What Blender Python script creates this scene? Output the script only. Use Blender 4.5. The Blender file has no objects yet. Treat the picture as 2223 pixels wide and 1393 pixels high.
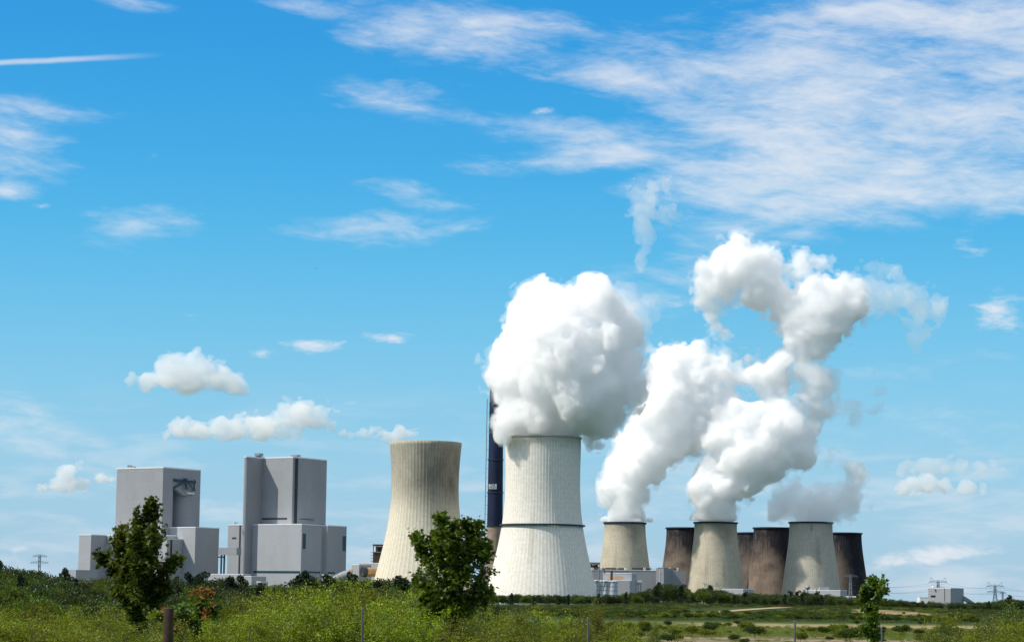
import bpy, math, random
import numpy as np
from mathutils import Vector, Matrix

random.seed(7)
RNG = np.random.default_rng(11)
R = math.radians
sc = bpy.context.scene
COL = sc.collection

# ------------------------------------------------------------------ camera
FPX = 5000.0                      # focal length in photo pixels (photo 2223 x 1393)
EYE = Vector((0.0, 0.0, 7.0))     # standing on a low bank above the plain
PITCH, ROLL = math.atan(599.5 / FPX), R(0.7)
fwd = Vector((0, math.cos(PITCH), math.sin(PITCH)))
up0, rt0 = Vector((0, -math.sin(PITCH), math.cos(PITCH))), Vector((1, 0, 0))
cup = up0 * math.cos(ROLL) - rt0 * math.sin(ROLL)
crt = rt0 * math.cos(ROLL) + up0 * math.sin(ROLL)
cam = bpy.data.cameras.new("camera")
cam.sensor_width = 36.0
cam.lens = 36.0 * FPX / 2223.0
cam.clip_start, cam.clip_end = 0.5, 60000.0
camo = bpy.data.objects.new("camera", cam)
COL.objects.link(camo)
M = Matrix((crt, cup, -fwd)).transposed().to_4x4()
M.translation = EYE
camo.matrix_world = M
sc.camera = camo

# ------------------------------------------------------------------ light and exposure
SUN_AZ, SUN_EL = 76.0, 47.0       # sun behind the left shoulder
to_sun = Vector((-math.sin(R(SUN_AZ)) * math.cos(R(SUN_EL)), -math.cos(R(SUN_AZ)) * math.cos(R(SUN_EL)), math.sin(R(SUN_EL))))
sun = bpy.data.lights.new("sun", 'SUN')
sun.energy, sun.angle, sun.color = 4.7, R(0.53), (1.0, 0.94, 0.83)
suno = bpy.data.objects.new("sun", sun)
suno.rotation_euler = to_sun.to_track_quat('Z', 'Y').to_euler()
COL.objects.link(suno)
sc.view_settings.view_transform = 'Standard'
sc.view_settings.look = 'None'
sc.view_settings.exposure = 0.0
sc.view_settings.gamma = 1.0
sc.view_settings.use_curve_mapping = False
cy = sc.cycles
cy.max_bounces, cy.diffuse_bounces, cy.glossy_bounces = 72, 3, 2
cy.transmission_bounces, cy.volume_bounces, cy.transparent_max_bounces = 4, 64, 128
cy.use_denoising = True
cy.sample_clamp_indirect = 10.0
cy.caustics_reflective = cy.caustics_refractive = False
cy.use_adaptive_sampling = True
cy.adaptive_threshold = 0.015

def ray(px, py):
    return (crt * ((px - 1111.5) / FPX) + cup * ((696.5 - py) / FPX) + fwd)

def at(px, py, y):
    """the world point at depth y seen at photo pixel px, py"""
    d = ray(px, py)
    return EYE + d * (y / d.y)

def on_plane(px, py, c, direction):
    """the point of the vertical plane through c along a horizontal direction that is seen at px, py"""
    d = ray(px, py)
    A = Matrix(((direction.x, 0, -d.x), (direction.y, 0, -d.y), (0, 1, -d.z)))
    b = Vector((EYE.x - c.x, EYE.y - c.y, EYE.z - c.z))
    s, z, k = A.inverted() @ b
    return EYE + d * k

def to_px(p):
    v = Vector(p) - EYE
    w = v.dot(fwd)
    return 1111.5 + FPX * v.dot(crt) / w, 696.5 - FPX * v.dot(cup) / w

# ------------------------------------------------------------------ node helpers
class NT:
    def __init__(s, tree): s.t = tree
    def n(s, kind, **kw):
        nd = s.t.nodes.new(kind)
        for k, v in kw.items(): setattr(nd, k, v)
        return nd
    def put(s, sock, v):
        if hasattr(v, 'is_output') or isinstance(v, bpy.types.NodeSocket): s.t.links.new(v, sock)
        elif v is not None:
            if sock.type == 'RGBA' and len(v) == 3: v = (*v, 1)
            sock.default_value = v
    def math(s, op, a, b=None, c=None, clamp=False):
        nd = s.n('ShaderNodeMath', operation=op, use_clamp=clamp)
        for i, v in enumerate((a, b, c)):
            if v is not None: s.put(nd.inputs[i], v)
        return nd.outputs[0]
    def vmath(s, op, a, b=None):
        nd = s.n('ShaderNodeVectorMath', operation=op)
        s.put(nd.inputs[0], a)
        if b is not None: s.put(nd.inputs[1], b)
        return nd.outputs[0]
    def sstep(s, v, a, b, lo=0.0, hi=1.0):
        nd = s.n('ShaderNodeMapRange', interpolation_type='SMOOTHSTEP')
        for i, x in enumerate((v, a, b, lo, hi)): s.put(nd.inputs[i], x)
        return nd.outputs[0]
    def mix(s, f, a, b, blend='MIX'):
        nd = s.n('ShaderNodeMix', data_type='RGBA', blend_type=blend)
        s.put(nd.inputs[0], f); s.put(nd.inputs[6], a); s.put(nd.inputs[7], b)
        return nd.outputs[2]
    def noise(s, vec, scale, detail=4, rough=0.55, dist=0.0, dims='3D'):
        nd = s.n('ShaderNodeTexNoise', noise_dimensions=dims)
        if vec is not None: s.put(nd.inputs['Vector'], vec)
        nd.inputs['Scale'].default_value = scale; nd.inputs['Detail'].default_value = detail
        nd.inputs['Roughness'].default_value = rough; nd.inputs['Distortion'].default_value = dist
        return nd.outputs[0]
    def comb(s, x, y, z):
        nd = s.n('ShaderNodeCombineXYZ')
        for i, v in enumerate((x, y, z)): s.put(nd.inputs[i], v)
        return nd.outputs[0]
    def sep(s, v):
        nd = s.n('ShaderNodeSeparateXYZ'); s.put(nd.inputs[0], v)
        return nd.outputs

def new_mat(name):
    m = bpy.data.materials.new(name); m.use_nodes = True
    m.node_tree.nodes.clear()
    return m, NT(m.node_tree)

def finish(m, nt, color, rough=0.8, spec=0.3, metal=0.0, bump=None, bump_dist=0.05):
    o = nt.n('ShaderNodeOutputMaterial'); p = nt.n('ShaderNodeBsdfPrincipled')
    nt.put(p.inputs['Base Color'], color)
    nt.put(p.inputs['Roughness'], rough)
    p.inputs['Specular IOR Level'].default_value = spec
    p.inputs['Metallic'].default_value = metal
    if bump is not None:
        b = nt.n('ShaderNodeBump'); b.inputs['Strength'].default_value = 0.5; b.inputs['Distance'].default_value = bump_dist
        nt.put(b.inputs['Height'], bump); nt.t.links.new(b.outputs[0], p.inputs['Normal'])
    nt.t.links.new(p.outputs[0], o.inputs[0])
    return m

# ------------------------------------------------------------------ sky with high cloud
def pxdir(px, py):
    d = ray(px, py).normalized()
    return math.atan2(d.x, d.y), math.asin(d.z)

def build_world():
    w = bpy.data.worlds.new("World"); sc.world = w; w.use_nodes = True
    t = w.node_tree; t.nodes.clear(); nt = NT(t)
    out = nt.n('ShaderNodeOutputWorld'); bg = nt.n('ShaderNodeBackground')
    sky = nt.n('ShaderNodeTexSky', sky_type='NISHITA')
    sky.sun_disc = False
    sky.sun_elevation = R(SUN_EL); sky.sun_rotation = R(180 + SUN_AZ)
    sky.altitude = SKY['alt']; sky.air_density = SKY['air']; sky.dust_density = SKY['dust']; sky.ozone_density = SKY['ozone']
    hs = nt.n('ShaderNodeHueSaturation'); hs.inputs['Saturation'].default_value = SKY['sat']; hs.inputs['Hue'].default_value = SKY['hue']
    t.links.new(sky.outputs[0], hs.inputs['Color'])
    geo = nt.n('ShaderNodeTexCoord')
    x, y, z = nt.sep(geo.outputs['Generated'])
    az = nt.math('ARCTAN2', x, y); el = nt.math('ARCSINE', z)
    base = nt.mix(1.0, hs.outputs[0], SKY['tint'], 'MULTIPLY')
    rmp = nt.n('ShaderNodeValToRGB'); cr = rmp.color_ramp; cr.interpolation = 'B_SPLINE'
    nt.put(rmp.inputs[0], nt.math('MULTIPLY', el, 1 / 0.30))
    while len(cr.elements) < len(SKY['ramp']): cr.elements.new(0.5)
    for e, (pos, c) in zip(cr.elements, SKY['ramp']):
        e.position = pos; e.color = (*[((v / 255 + 0.055) / 1.055) ** 2.4 for v in c], 1)
    low = nt.vmath('SCALE', rmp.outputs[0]); low.node.inputs['Scale'].default_value = 1 / SKY['str']
    base = nt.mix(nt.sstep(el, 0.24, 0.62, 0.85, 0.0), base, low)
    # unseen white cloud added overhead to lift the ambient fill
    fill_veil = nt.noise(nt.vmath('MULTIPLY', geo.outputs['Generated'], (3.0, 5.0, 4.0)), 1.0, 7, 0.6, 0.6)
    fill_veil = nt.math('MULTIPLY', nt.sstep(fill_veil, 0.36, 0.60, 0.12, 0.95), nt.sstep(el, 0.27, 0.42))
    base = nt.mix(fill_veil, base, SKY['fill_veil'])
    # wind-drawn cirrus: noise stretched along slightly tilted streaks
    def rot(a, sx, sy):
        c, s_ = math.cos(a), math.sin(a)
        u = nt.math('ADD', nt.math('MULTIPLY', az, c), nt.math('MULTIPLY', el, s_))
        v = nt.math('SUBTRACT', nt.math('MULTIPLY', el, c), nt.math('MULTIPLY', az, s_))
        return nt.comb(nt.math('MULTIPLY', u, sx), nt.math('MULTIPLY', v, sy), 0.37)
    warp = nt.noise(nt.comb(nt.math('MULTIPLY', az, 20), nt.math('MULTIPLY', el, 34), 3.1), 1.0, 3, 0.5)
    wv = nt.math('MULTIPLY', nt.math('SUBTRACT', warp, 0.5), 0.9)
    def streak(a, sx, sy, det, rough, off):
        v = nt.vmath('ADD', rot(a, sx, sy), nt.comb(off, wv, off))
        return nt.noise(v, 1.0, det, rough, 0.35)
    s1 = streak(R(-7), 22, 95, 8, 0.62, 2.0)
    s2 = streak(R(9), 30, 120, 8, 0.64, 9.0)
    s3 = nt.noise(nt.comb(nt.math('MULTIPLY', az, 55), nt.math('MULTIPLY', el, 110), 6.0), 1.0, 7, 0.6, 0.4)
    fine = streak(R(-4), 90, 330, 6, 0.65, 5.0)
    def patch_sum(lst):
        tot = None
        for (px, py, rx, ry, ang, amp) in lst:
            a0, e0 = pxdir(px, py)
            mp = nt.n('ShaderNodeMapping', vector_type='TEXTURE')
            mp.inputs['Location'].default_value = (a0, e0, 0)
            mp.inputs['Rotation'].default_value = (0, 0, R(ang))
            mp.inputs['Scale'].default_value = (rx / FPX, ry / FPX, 1)
            t.links.new(nt.comb(az, el, 0.0), mp.inputs[0])
            g = nt.n('ShaderNodeTexGradient', gradient_type='SPHERICAL'); t.links.new(mp.outputs[0], g.inputs[0])
            v = nt.math('MULTIPLY', nt.math('POWER', g.outputs['Fac'], 1.0), amp)
            tot = v if tot is None else nt.math('ADD', tot, v)
        return tot
    big = patch_sum(CIRRUS)
    small = patch_sum(PUFFS)
    s0 = streak(R(-5), 9, 34, 5, 0.55, 7.0)
    n1 = nt.math('ADD', nt.math('ADD', nt.math('MULTIPLY', s1, 0.42), nt.math('MULTIPLY', s2, 0.22)), nt.math('MULTIPLY', s0, 0.42))
    n1 = nt.math('ADD', n1, nt.math('MULTIPLY', fine, 0.15))
    c1 = nt.math('ADD', nt.math('SUBTRACT', n1, 0.775), nt.math('MULTIPLY', nt.math('POWER', nt.math('MINIMUM', big, 1.0), 0.7), 0.36))
    c1 = nt.sstep(c1, -0.06, 0.33, 0.0, 0.86)
    c1 = nt.math('MULTIPLY', c1, nt.sstep(big, 0.0, 0.12))
    n2 = nt.math('ADD', nt.math('MULTIPLY', s3, 0.5), nt.math('ADD', nt.math('MULTIPLY', s1, 0.3), nt.math('MULTIPLY', fine, 0.3)))
    c2 = nt.math('ADD', nt.math('SUBTRACT', n2, 0.72), nt.math('MULTIPLY', nt.math('MINIMUM', small, 1.0), 0.36))
    c2 = nt.math('MULTIPLY', nt.sstep(c2, -0.03, 0.24, 0.0, 0.85), nt.sstep(small, 0.0, 0.15))
    # low milky banks near the horizon
    lo = nt.noise(nt.comb(nt.math('MULTIPLY', az, 18), nt.math('MULTIPLY', el, 75), 1.0), 1.0, 7, 0.58, 0.3)
    c3 = nt.math('MULTIPLY', nt.sstep(lo, 0.44, 0.70, 0.0, 0.42), nt.math('MULTIPLY', nt.sstep(el, 0.105, 0.03), nt.sstep(el, -0.01, 0.01)))
    # a faded contrail
    a0, e0 = pxdir(0, 136); a1, e1 = pxdir(390, 117)
    lx, ly = a1 - a0, e1 - e0; L = math.hypot(lx, ly)
    dist = nt.math('ADD', nt.math('MULTIPLY', nt.math('SUBTRACT', az, a0), -ly / L), nt.math('MULTIPLY', nt.math('SUBTRACT', el, e0), lx / L))
    along = nt.math('ADD', nt.math('MULTIPLY', nt.math('SUBTRACT', az, a0), lx / L), nt.math('MULTIPLY', nt.math('SUBTRACT', el, e0), ly / L))
    wob = nt.math('MULTIPLY', nt.math('SUBTRACT', s3, 0.5), 0.0012)
    tr = nt.sstep(nt.math('ABSOLUTE', nt.math('ADD', dist, wob)), 0.0002, 0.0018, 1.0, 0.0)
    tr = nt.math('MULTIPLY', tr, nt.sstep(along, 0.02, 0.075, 0.55, 0.0))
    tr = nt.math('MULTIPLY', tr, nt.sstep(along, -0.12, -0.06))
    cov = nt.math('MAXIMUM', nt.math('MAXIMUM', c1, c2), nt.math('MAXIMUM', c3, tr))
    col = nt.mix(cov, base, SKY['cloud'])
    t.links.new(col, bg.inputs[0]); bg.inputs[1].default_value = SKY['str']
    t.links.new(bg.outputs[0], out.inputs[0])
    w.cycles.sampling_method = 'MANUAL'; w.cycles.sample_map_resolution = 1024

SKY = dict(alt=200, air=1.0, dust=0.6, ozone=2.0, sat=1.25, hue=0.49, tint=(0.95, 1.0, 1.0), ramp=[(0.0, (170, 205, 230)), (0.07, (166, 205, 232)), (0.26, (142, 209, 241)), (0.465, (88, 192, 241)), (0.64, (58, 174, 237)), (0.88, (36, 151, 228))], cloud=(8.1, 8.4, 8.9), fill_veil=(12.0, 11.8, 11.8), str=0.10)
# px, py, half length, half height, tilt, strength
CIRRUS = [
    (1850, 60, 700, 170, 4, 1.0), (1750, 330, 560, 210, -3, 1.05), (2150, 220, 480, 330, 0, 1.0), (1950, 180, 560, 190, 2, 0.7), (1640, 450, 330, 120, -4, 0.75),
    (1330, 175, 230, 50, -3, 0.55), (1000, 100, 340, 120, 6, 0.5), (930, 30, 420, 60, -6, 0.36), (620, 12, 200, 30, -6, 0.6), (300, 5, 180, 30, -5, 0.85),
    (870, 220, 260, 50, -8, 0.75), (1250, 300, 280, 60, -5, 0.8), (1180, 352, 280, 40, 4, 0.75), (820, 490, 300, 60, 4, 0.85),
    (280, 490, 230, 70, 8, 0.82), (900, 415, 180, 44, -6, 0.8), (1500, 600, 260, 130, 2, 0.62), (1980, 800, 260, 50, 8, 0.5), (1330, 660, 220, 110, -3, 0.55),
    (100, 970, 330, 90, -12, 0.7), (40, 890, 200, 50, -6, 0.55), (420, 1010, 260, 40, 4, 0.45), (2080, 960, 330, 130, 0, 0.6), (2150, 390, 300, 90, -3, 0.7),
    (70, 238, 260, 40, -4, 0.85), (30, 288, 200, 36, -6, 0.95), (50, 355, 190, 58, -8, 1.0), (20, 415, 120, 26, -4, 0.8), (760, 70, 240, 50, -8, 0.25), (1050, 60, 300, 60, 4, 0.36),
]
PUFFS = [
    (335, 338, 50, 22, 0, 0.7),
    (680, 747, 100, 30, 0, 1.15), (855, 734, 100, 24, -2, 0.95), (570, 766, 60, 20, 0, 0.85), (755, 873, 80, 22, 0, 0.75), (415, 684, 60, 16, 0, 0.55),
    (95, 448, 50, 16, 0, 0.6), (1160, 238, 110, 30, 6, 0.55), (2110, 1132, 60, 20, 0, 0.5), (2060, 1205, 210, 40, 8, 0.75), (1960, 1215, 160, 34, 10, 0.7), (2110, 545, 70, 60, -30, 0.7), (2170, 680, 75, 110, 70, 0.95),
    (40, 1190, 90, 30, 14, 0.7), (1460, 660, 120, 60, 0, 0.7),
]
build_world()
# ------------------------------------------------------------------ mesh helpers
def link_mesh(name, me, mat, parent=None, smooth=False):
    if mat is not None: me.materials.append(mat)
    if smooth: me.polygons.foreach_set('use_smooth', [True] * len(me.polygons))
    o = bpy.data.objects.new(name, me)
    COL.objects.link(o)
    if parent is not None: o.parent = parent
    return o

def np_mesh(name, verts, faces):
    """verts (n,3); faces (m,k) int array of equal polygons"""
    me = bpy.data.meshes.new(name)
    verts = np.asarray(verts, np.float32); faces = np.asarray(faces, np.int32)
    me.vertices.add(len(verts)); me.vertices.foreach_set('co', verts.ravel())
    k = faces.shape[1]
    me.loops.add(faces.size); me.loops.foreach_set('vertex_index', faces.ravel())
    me.polygons.add(len(faces)); me.polygons.foreach_set('loop_start', np.arange(0, faces.size, k, dtype=np.int32))
    me.update(calc_edges=True)
    return me

class MB:
    def __init__(s): s.v, s.f = [], []
    def prism(s, poly, z0, z1, ztop=None):
        """upright prism over a footprint; ztop may give one height per corner"""
        n, b = len(poly), len(s.v)
        s.v += [(p[0], p[1], z0) for p in poly]
        s.v += [(p[0], p[1], (ztop[i] if ztop else z1)) for i, p in enumerate(poly)]
        s.f.append(tuple(b + i for i in reversed(range(n)))); s.f.append(tuple(b + n + i for i in range(n)))
        for i in range(n):
            j = (i + 1) % n
            s.f.append((b + i, b + j, b + n + j, b + n + i))
        return s
    def box(s, o, a, b, c):
        """box from corner o along three vectors"""
        o, a, b, c = map(Vector, (o, a, b, c))
        base = len(s.v)
        for k in (0, 1):
            for q in (o, o + a, o + a + b, o + b): s.v.append(tuple(q + c * k))
        B = base
        s.f += [(B, B+3, B+2, B+1), (B+4, B+5, B+6, B+7), (B, B+1, B+5, B+4), (B+1, B+2, B+6, B+5), (B+2, B+3, B+7, B+6), (B+3, B, B+4, B+7)]
        return s
    def bar(s, p, q, w, h=None):
        p, q = Vector(p), Vector(q); d = q - p
        if d.length < 1e-6: return s
        n = d.normalized(); a = n.cross(Vector((0, 0, 1)))
        if a.length < 1e-3: a = Vector((1, 0, 0))
        a.normalize(); b = n.cross(a); h = h or w
        return s.box(p - a * w / 2 - b * h / 2, a * w, b * h, d)
    def tube(s, pts, rad, n=10, cap=True):
        pts = [Vector(p) for p in pts]
        rad = rad if isinstance(rad, (list, tuple)) else [rad] * len(pts)
        base = len(s.v)
        for i, p in enumerate(pts):
            d = (pts[min(i + 1, len(pts) - 1)] - pts[max(i - 1, 0)]).normalized()
            a = d.cross(Vector((0.3, 0.9, 0.1)) if abs(d.z) > 0.8 else Vector((0, 0, 1))).normalized(); b = d.cross(a)
            for k in range(n):
                t = 2 * math.pi * k / n
                s.v.append(tuple(p + (a * math.cos(t) + b * math.sin(t)) * rad[i]))
        for i in range(len(pts) - 1):
            for k in range(n):
                k2 = (k + 1) % n
                s.f.append((base + i*n + k, base + i*n + k2, base + (i+1)*n + k2, base + (i+1)*n + k))
        if cap:
            s.f.append(tuple(base + k for k in reversed(range(n)))); e = base + (len(pts) - 1) * n
            s.f.append(tuple(e + k for k in range(n)))
        return s
    def lathe(s, c, prof, n=48, closed=False):
        """prof: (radius, z) pairs round a vertical axis through c"""
        base = len(s.v)
        for r, z in prof:
            for k in range(n):
                t = 2 * math.pi * k / n
                s.v.append((c[0] + r * math.cos(t), c[1] + r * math.sin(t), z))
        m = len(prof)
        for i in range(m if closed else m - 1):
            i2 = (i + 1) % m
            for k in range(n):
                k2 = (k + 1) % n
                s.f.append((base + i*n + k, base + i*n + k2, base + i2*n + k2, base + i2*n + k))
        if not closed:
            s.f.append(tuple(base + k for k in reversed(range(n)))); e = base + (m - 1) * n
            s.f.append(tuple(e + k for k in range(n)))
        return s
    def build(s, name, mat, parent=None, root=None, smooth=False, bevel=0):
        """root: the thing whose base is the local origin"""
        root = root or parent
        off = Vector(root['_o']) if root is not None and '_o' in root else Vector((0, 0, 0))
        me = bpy.data.meshes.new(name)
        me.from_pydata([tuple(Vector(v) - off) for v in s.v], [], s.f)
        me.update()
        o = link_mesh(name, me, mat, parent, smooth)
        if bevel:
            b = o.modifiers.new('bevel', 'BEVEL'); b.width = bevel; b.segments = 2; b.limit_method = 'ANGLE'
        if smooth:
            me.set_sharp_from_angle(angle=R(40))
        return o

def tag(o, label, cat, group=None, kind=None):
    if label: o['label'] = label
    if cat: o['category'] = cat
    if group: o['group'] = group
    if kind: o['kind'] = kind
    return o

ROOTS = []
def thing(name, label, cat, loc, group=None):
    o = bpy.data.objects.new(name, None)
    o.location = loc; o.empty_display_size = 1
    COL.objects.link(o); o['_o'] = list(loc)
    ROOTS.append(o)
    return tag(o, label, cat, group)

def solo(name, mb, mat, label, cat, loc, group=None, smooth=False, bevel=0):
    """a thing that is one mesh, origin at its base"""
    me = bpy.data.meshes.new(name); off = Vector(loc)
    me.from_pydata([tuple(Vector(v) - off) for v in mb.v], [], mb.f); me.update()
    o = link_mesh(name, me, mat, None, smooth); o.location = loc
    return tag(o, label, cat, group)

# ------------------------------------------------------------------ materials
def plain(name, col, var=0.12, scale=0.3, rough=0.75, spec=0.3, metal=0.0, bump=0.0, streak=0.0):
    m, nt = new_mat(name)
    tc = nt.n('ShaderNodeTexCoord').outputs['Object']
    n = nt.noise(tc, scale, 5, 0.6)
    k = nt.sstep(n, 0.25, 0.75, 1 - var, 1 + var)
    if streak:
        x, y, z = nt.sep(tc)
        s = nt.noise(nt.comb(nt.math('MULTIPLY', x, 1.0), nt.math('MULTIPLY', y, 1.0), nt.math('MULTIPLY', z, 0.05)), 0.5, 5, 0.6)
        k = nt.math('MULTIPLY', k, nt.sstep(s, 0.3, 0.75, 1.0 + streak * 0.4, 1.0 - streak))
    c = nt.mix(1.0, col, nt.comb(k, k, k), 'MULTIPLY')
    return finish(m, nt, c, rough, spec, metal, n if bump else None, bump)

def cladding(name, col):
    """profiled metal sheet: faint panel courses, slight tone changes from sheet to sheet"""
    m, nt = new_mat(name)
    tc = nt.n('ShaderNodeTexCoord').outputs['Object']
    x, y, z = nt.sep(tc)
    h = nt.math('ADD', nt.math('MULTIPLY', x, 0.84), nt.math('MULTIPLY', y, 0.54))
    cell = nt.n('ShaderNodeTexWhiteNoise', noise_dimensions='3D')
    v = nt.comb(nt.math('FLOOR', nt.math('MULTIPLY', x, 0.12)), nt.math('FLOOR', nt.math('MULTIPLY', y, 0.12)), nt.math('FLOOR', nt.math('MULTIPLY', z, 0.11)))
    nt.put(cell.inputs[0], v)
    fine = nt.noise(tc, 0.55, 4, 0.75)
    wide = nt.noise(nt.comb(nt.math('MULTIPLY', x, 1.0), nt.math('MULTIPLY', y, 1.0), nt.math('MULTIPLY', z, 0.15)), 0.06, 4, 0.6)
    k = nt.math('ADD', nt.math('MULTIPLY', nt.math('SUBTRACT', cell.outputs[0], 0.5), 0.05), 1.0)
    k = nt.math('ADD', k, nt.math('MULTIPLY', nt.math('SUBTRACT', fine, 0.5), 0.22))
    k = nt.math('ADD', k, nt.math('MULTIPLY', nt.math('SUBTRACT', wide, 0.5), 0.22))
    seam = nt.math('FRACT', nt.math('MULTIPLY', z, 0.11))
    k = nt.math('MULTIPLY', k, nt.sstep(seam, 0.0, 0.06, 0.93, 1.0))
    c = nt.mix(1.0, col, nt.comb(k, k, k), 'MULTIPLY')
    return finish(m, nt, c, 0.62, 0.3)

def concrete_tower(name, base, stain_shade, z_lo, z_hi, top_amt, streak_amt, patches=(), nlines=0, H=150, lift=0.0, pale=0.0, mottled=0.0, line=0.72):
    """cast shell: lift joints, rib lines, run-down streaks and soot stains with shapes of their own.
    patches of stain and painted shade: (angle from the -Y side towards +X in degrees, z, half angle, half height, amount)"""
    m, nt = new_mat(name)
    tc = nt.n('ShaderNodeTexCoord').outputs['Object']
    x, y, z = nt.sep(tc)
    ang = nt.math('ARCTAN2', x, nt.math('MULTIPLY', y, -1.0))
    cx, sx = nt.math('COSINE', ang), nt.math('SINE', ang)
    ringv = nt.comb(nt.math('MULTIPLY', cx, 30.0), nt.math('MULTIPLY', sx, 30.0), nt.math('MULTIPLY', z, 0.035))
    streak = nt.noise(ringv, 0.85, 6, 0.7)
    broad = nt.noise(nt.comb(nt.math('MULTIPLY', cx, 30.0), nt.math('MULTIPLY', sx, 30.0), nt.math('MULTIPLY', z, 0.5)), 0.09, 5, 0.6)
    cloud = nt.noise(tc, 0.06, 6, 0.6)
    mz = nt.sstep(nt.math('ADD', z, nt.math('MULTIPLY', nt.math('SUBTRACT', streak, 0.5), (z_hi - z_lo) * 0.9)), z_lo, z_hi)
    s = nt.math('MULTIPLY', mz, nt.math('MULTIPLY', nt.sstep(broad, 0.25, 0.65, 0.65, 1.0), top_amt))
    s = nt.math('ADD', s, nt.math('MULTIPLY', nt.sstep(streak, 0.5, 0.75), streak_amt))
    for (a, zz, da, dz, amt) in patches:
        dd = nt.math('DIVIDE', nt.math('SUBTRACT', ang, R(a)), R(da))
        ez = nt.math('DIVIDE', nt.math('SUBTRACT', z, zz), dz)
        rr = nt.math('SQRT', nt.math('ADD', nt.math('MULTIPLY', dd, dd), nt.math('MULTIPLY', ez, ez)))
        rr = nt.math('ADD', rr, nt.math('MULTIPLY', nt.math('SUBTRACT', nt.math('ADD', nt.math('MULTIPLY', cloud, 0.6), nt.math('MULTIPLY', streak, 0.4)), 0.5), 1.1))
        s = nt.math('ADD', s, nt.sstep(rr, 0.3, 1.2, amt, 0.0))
    if mottled:
        s = nt.math('ADD', s, nt.math('MULTIPLY', nt.sstep(cloud, 0.42, 0.62), mottled))
    c = nt.mix(nt.math('MINIMUM', s, 0.97), base, stain_shade)
    if pale:
        drip = nt.noise(nt.comb(nt.math('MULTIPLY', cx, 30.0), nt.math('MULTIPLY', sx, 30.0), nt.math('MULTIPLY', z, 0.02)), 1.9, 3, 0.6)
        pk = nt.math('MULTIPLY', nt.sstep(drip, 0.60, 0.72), nt.math('MULTIPLY', nt.sstep(z, H * 0.55, H * 0.85), nt.sstep(broad, 0.4, 0.6)))
        c = nt.mix(nt.math('MULTIPLY', pk, pale), c, (0.6, 0.58, 0.55))
    k = nt.sstep(nt.noise(tc, 0.35, 5, 0.65), 0.2, 0.8, 0.88, 1.12)
    seam = nt.math('FRACT', nt.math('MULTIPLY', z, 0.24))
    k = nt.math('MULTIPLY', k, nt.sstep(nt.math('ABSOLUTE', nt.math('SUBTRACT', seam, 0.5)), 0.40, 0.5, 1.0, 0.955))
    if nlines:
        fr = nt.math('FRACT', nt.math('MULTIPLY', ang, nlines / (2 * math.pi)))
        ln = nt.math('ABSOLUTE', nt.math('SUBTRACT', fr, 0.5))
        k = nt.math('MULTIPLY', k, nt.sstep(ln, 0.36, 0.47, 1.0, line))
    c = nt.mix(1.0, c, nt.comb(k, k, k), 'MULTIPLY')
    return finish(m, nt, c, 0.9, 0.15)

def leaf_mat(name, col, var=0.6, trans=0.35, hue=0.035, spec=0.22):
    m, nt = new_mat(name)
    geo = nt.n('ShaderNodeNewGeometry'); oi = nt.n('ShaderNodeObjectInfo')
    rnd = geo.outputs['Random Per Island']
    tc = nt.n('ShaderNodeTexCoord').outputs['Object']
    cl = nt.noise(tc, 1.3, 3, 0.5)
    k = nt.math('ADD', nt.math('MULTIPLY', rnd, var * 1.5), 1 - var * 0.75)
    k = nt.math('MULTIPLY', k, nt.sstep(cl, 0.3, 0.7, 0.68, 1.32))
    k = nt.math('MULTIPLY', k, nt.math('ADD', nt.math('MULTIPLY', oi.outputs['Random'], 0.5), 0.75))
    hs = nt.n('ShaderNodeHueSaturation'); nt.put(hs.inputs['Color'], col)
    wn = nt.n('ShaderNodeTexWhiteNoise', noise_dimensions='1D'); nt.t.links.new(rnd, wn.inputs['W'])
    h2 = nt.math('ADD', nt.math('MULTIPLY', nt.math('SUBTRACT', wn.outputs[0], 0.5), hue), nt.math('MULTIPLY', nt.math('SUBTRACT', oi.outputs['Random'], 0.5), hue))
    nt.put(hs.inputs['Hue'], nt.math('ADD', h2, 0.5))
    c = nt.mix(1.0, hs.outputs[0], nt.comb(k, k, k), 'MULTIPLY')
    o = nt.n('ShaderNodeOutputMaterial'); p = nt.n('ShaderNodeBsdfPrincipled'); tr = nt.n('ShaderNodeBsdfTranslucent'); mx = nt.n('ShaderNodeMixShader')
    nt.put(p.inputs['Base Color'], c); p.inputs['Roughness'].default_value = 0.45; p.inputs['Specular IOR Level'].default_value = spec
    nt.put(tr.inputs['Color'], nt.mix(1.0, c, (1.25, 1.15, 0.35), 'MULTIPLY'))
    mx.inputs[0].default_value = trans
    nt.t.links.new(p.outputs[0], mx.inputs[1]); nt.t.links.new(tr.outputs[0], mx.inputs[2]); nt.t.links.new(mx.outputs[0], o.inputs[0])
    return m

def steam_mat(name, dens, color=(1, 1, 1), aniso=0.0):
    m, nt = new_mat(name)
    o = nt.n('ShaderNodeOutputMaterial'); v = nt.n('ShaderNodeVolumeScatter')
    v.inputs['Color'].default_value = (*color, 1); v.inputs['Density'].default_value = dens; v.inputs['Anisotropy'].default_value = aniso
    nt.t.links.new(v.outputs[0], o.inputs['Volume'])
    m.cycles.homogeneous_volume = True
    return m

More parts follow.
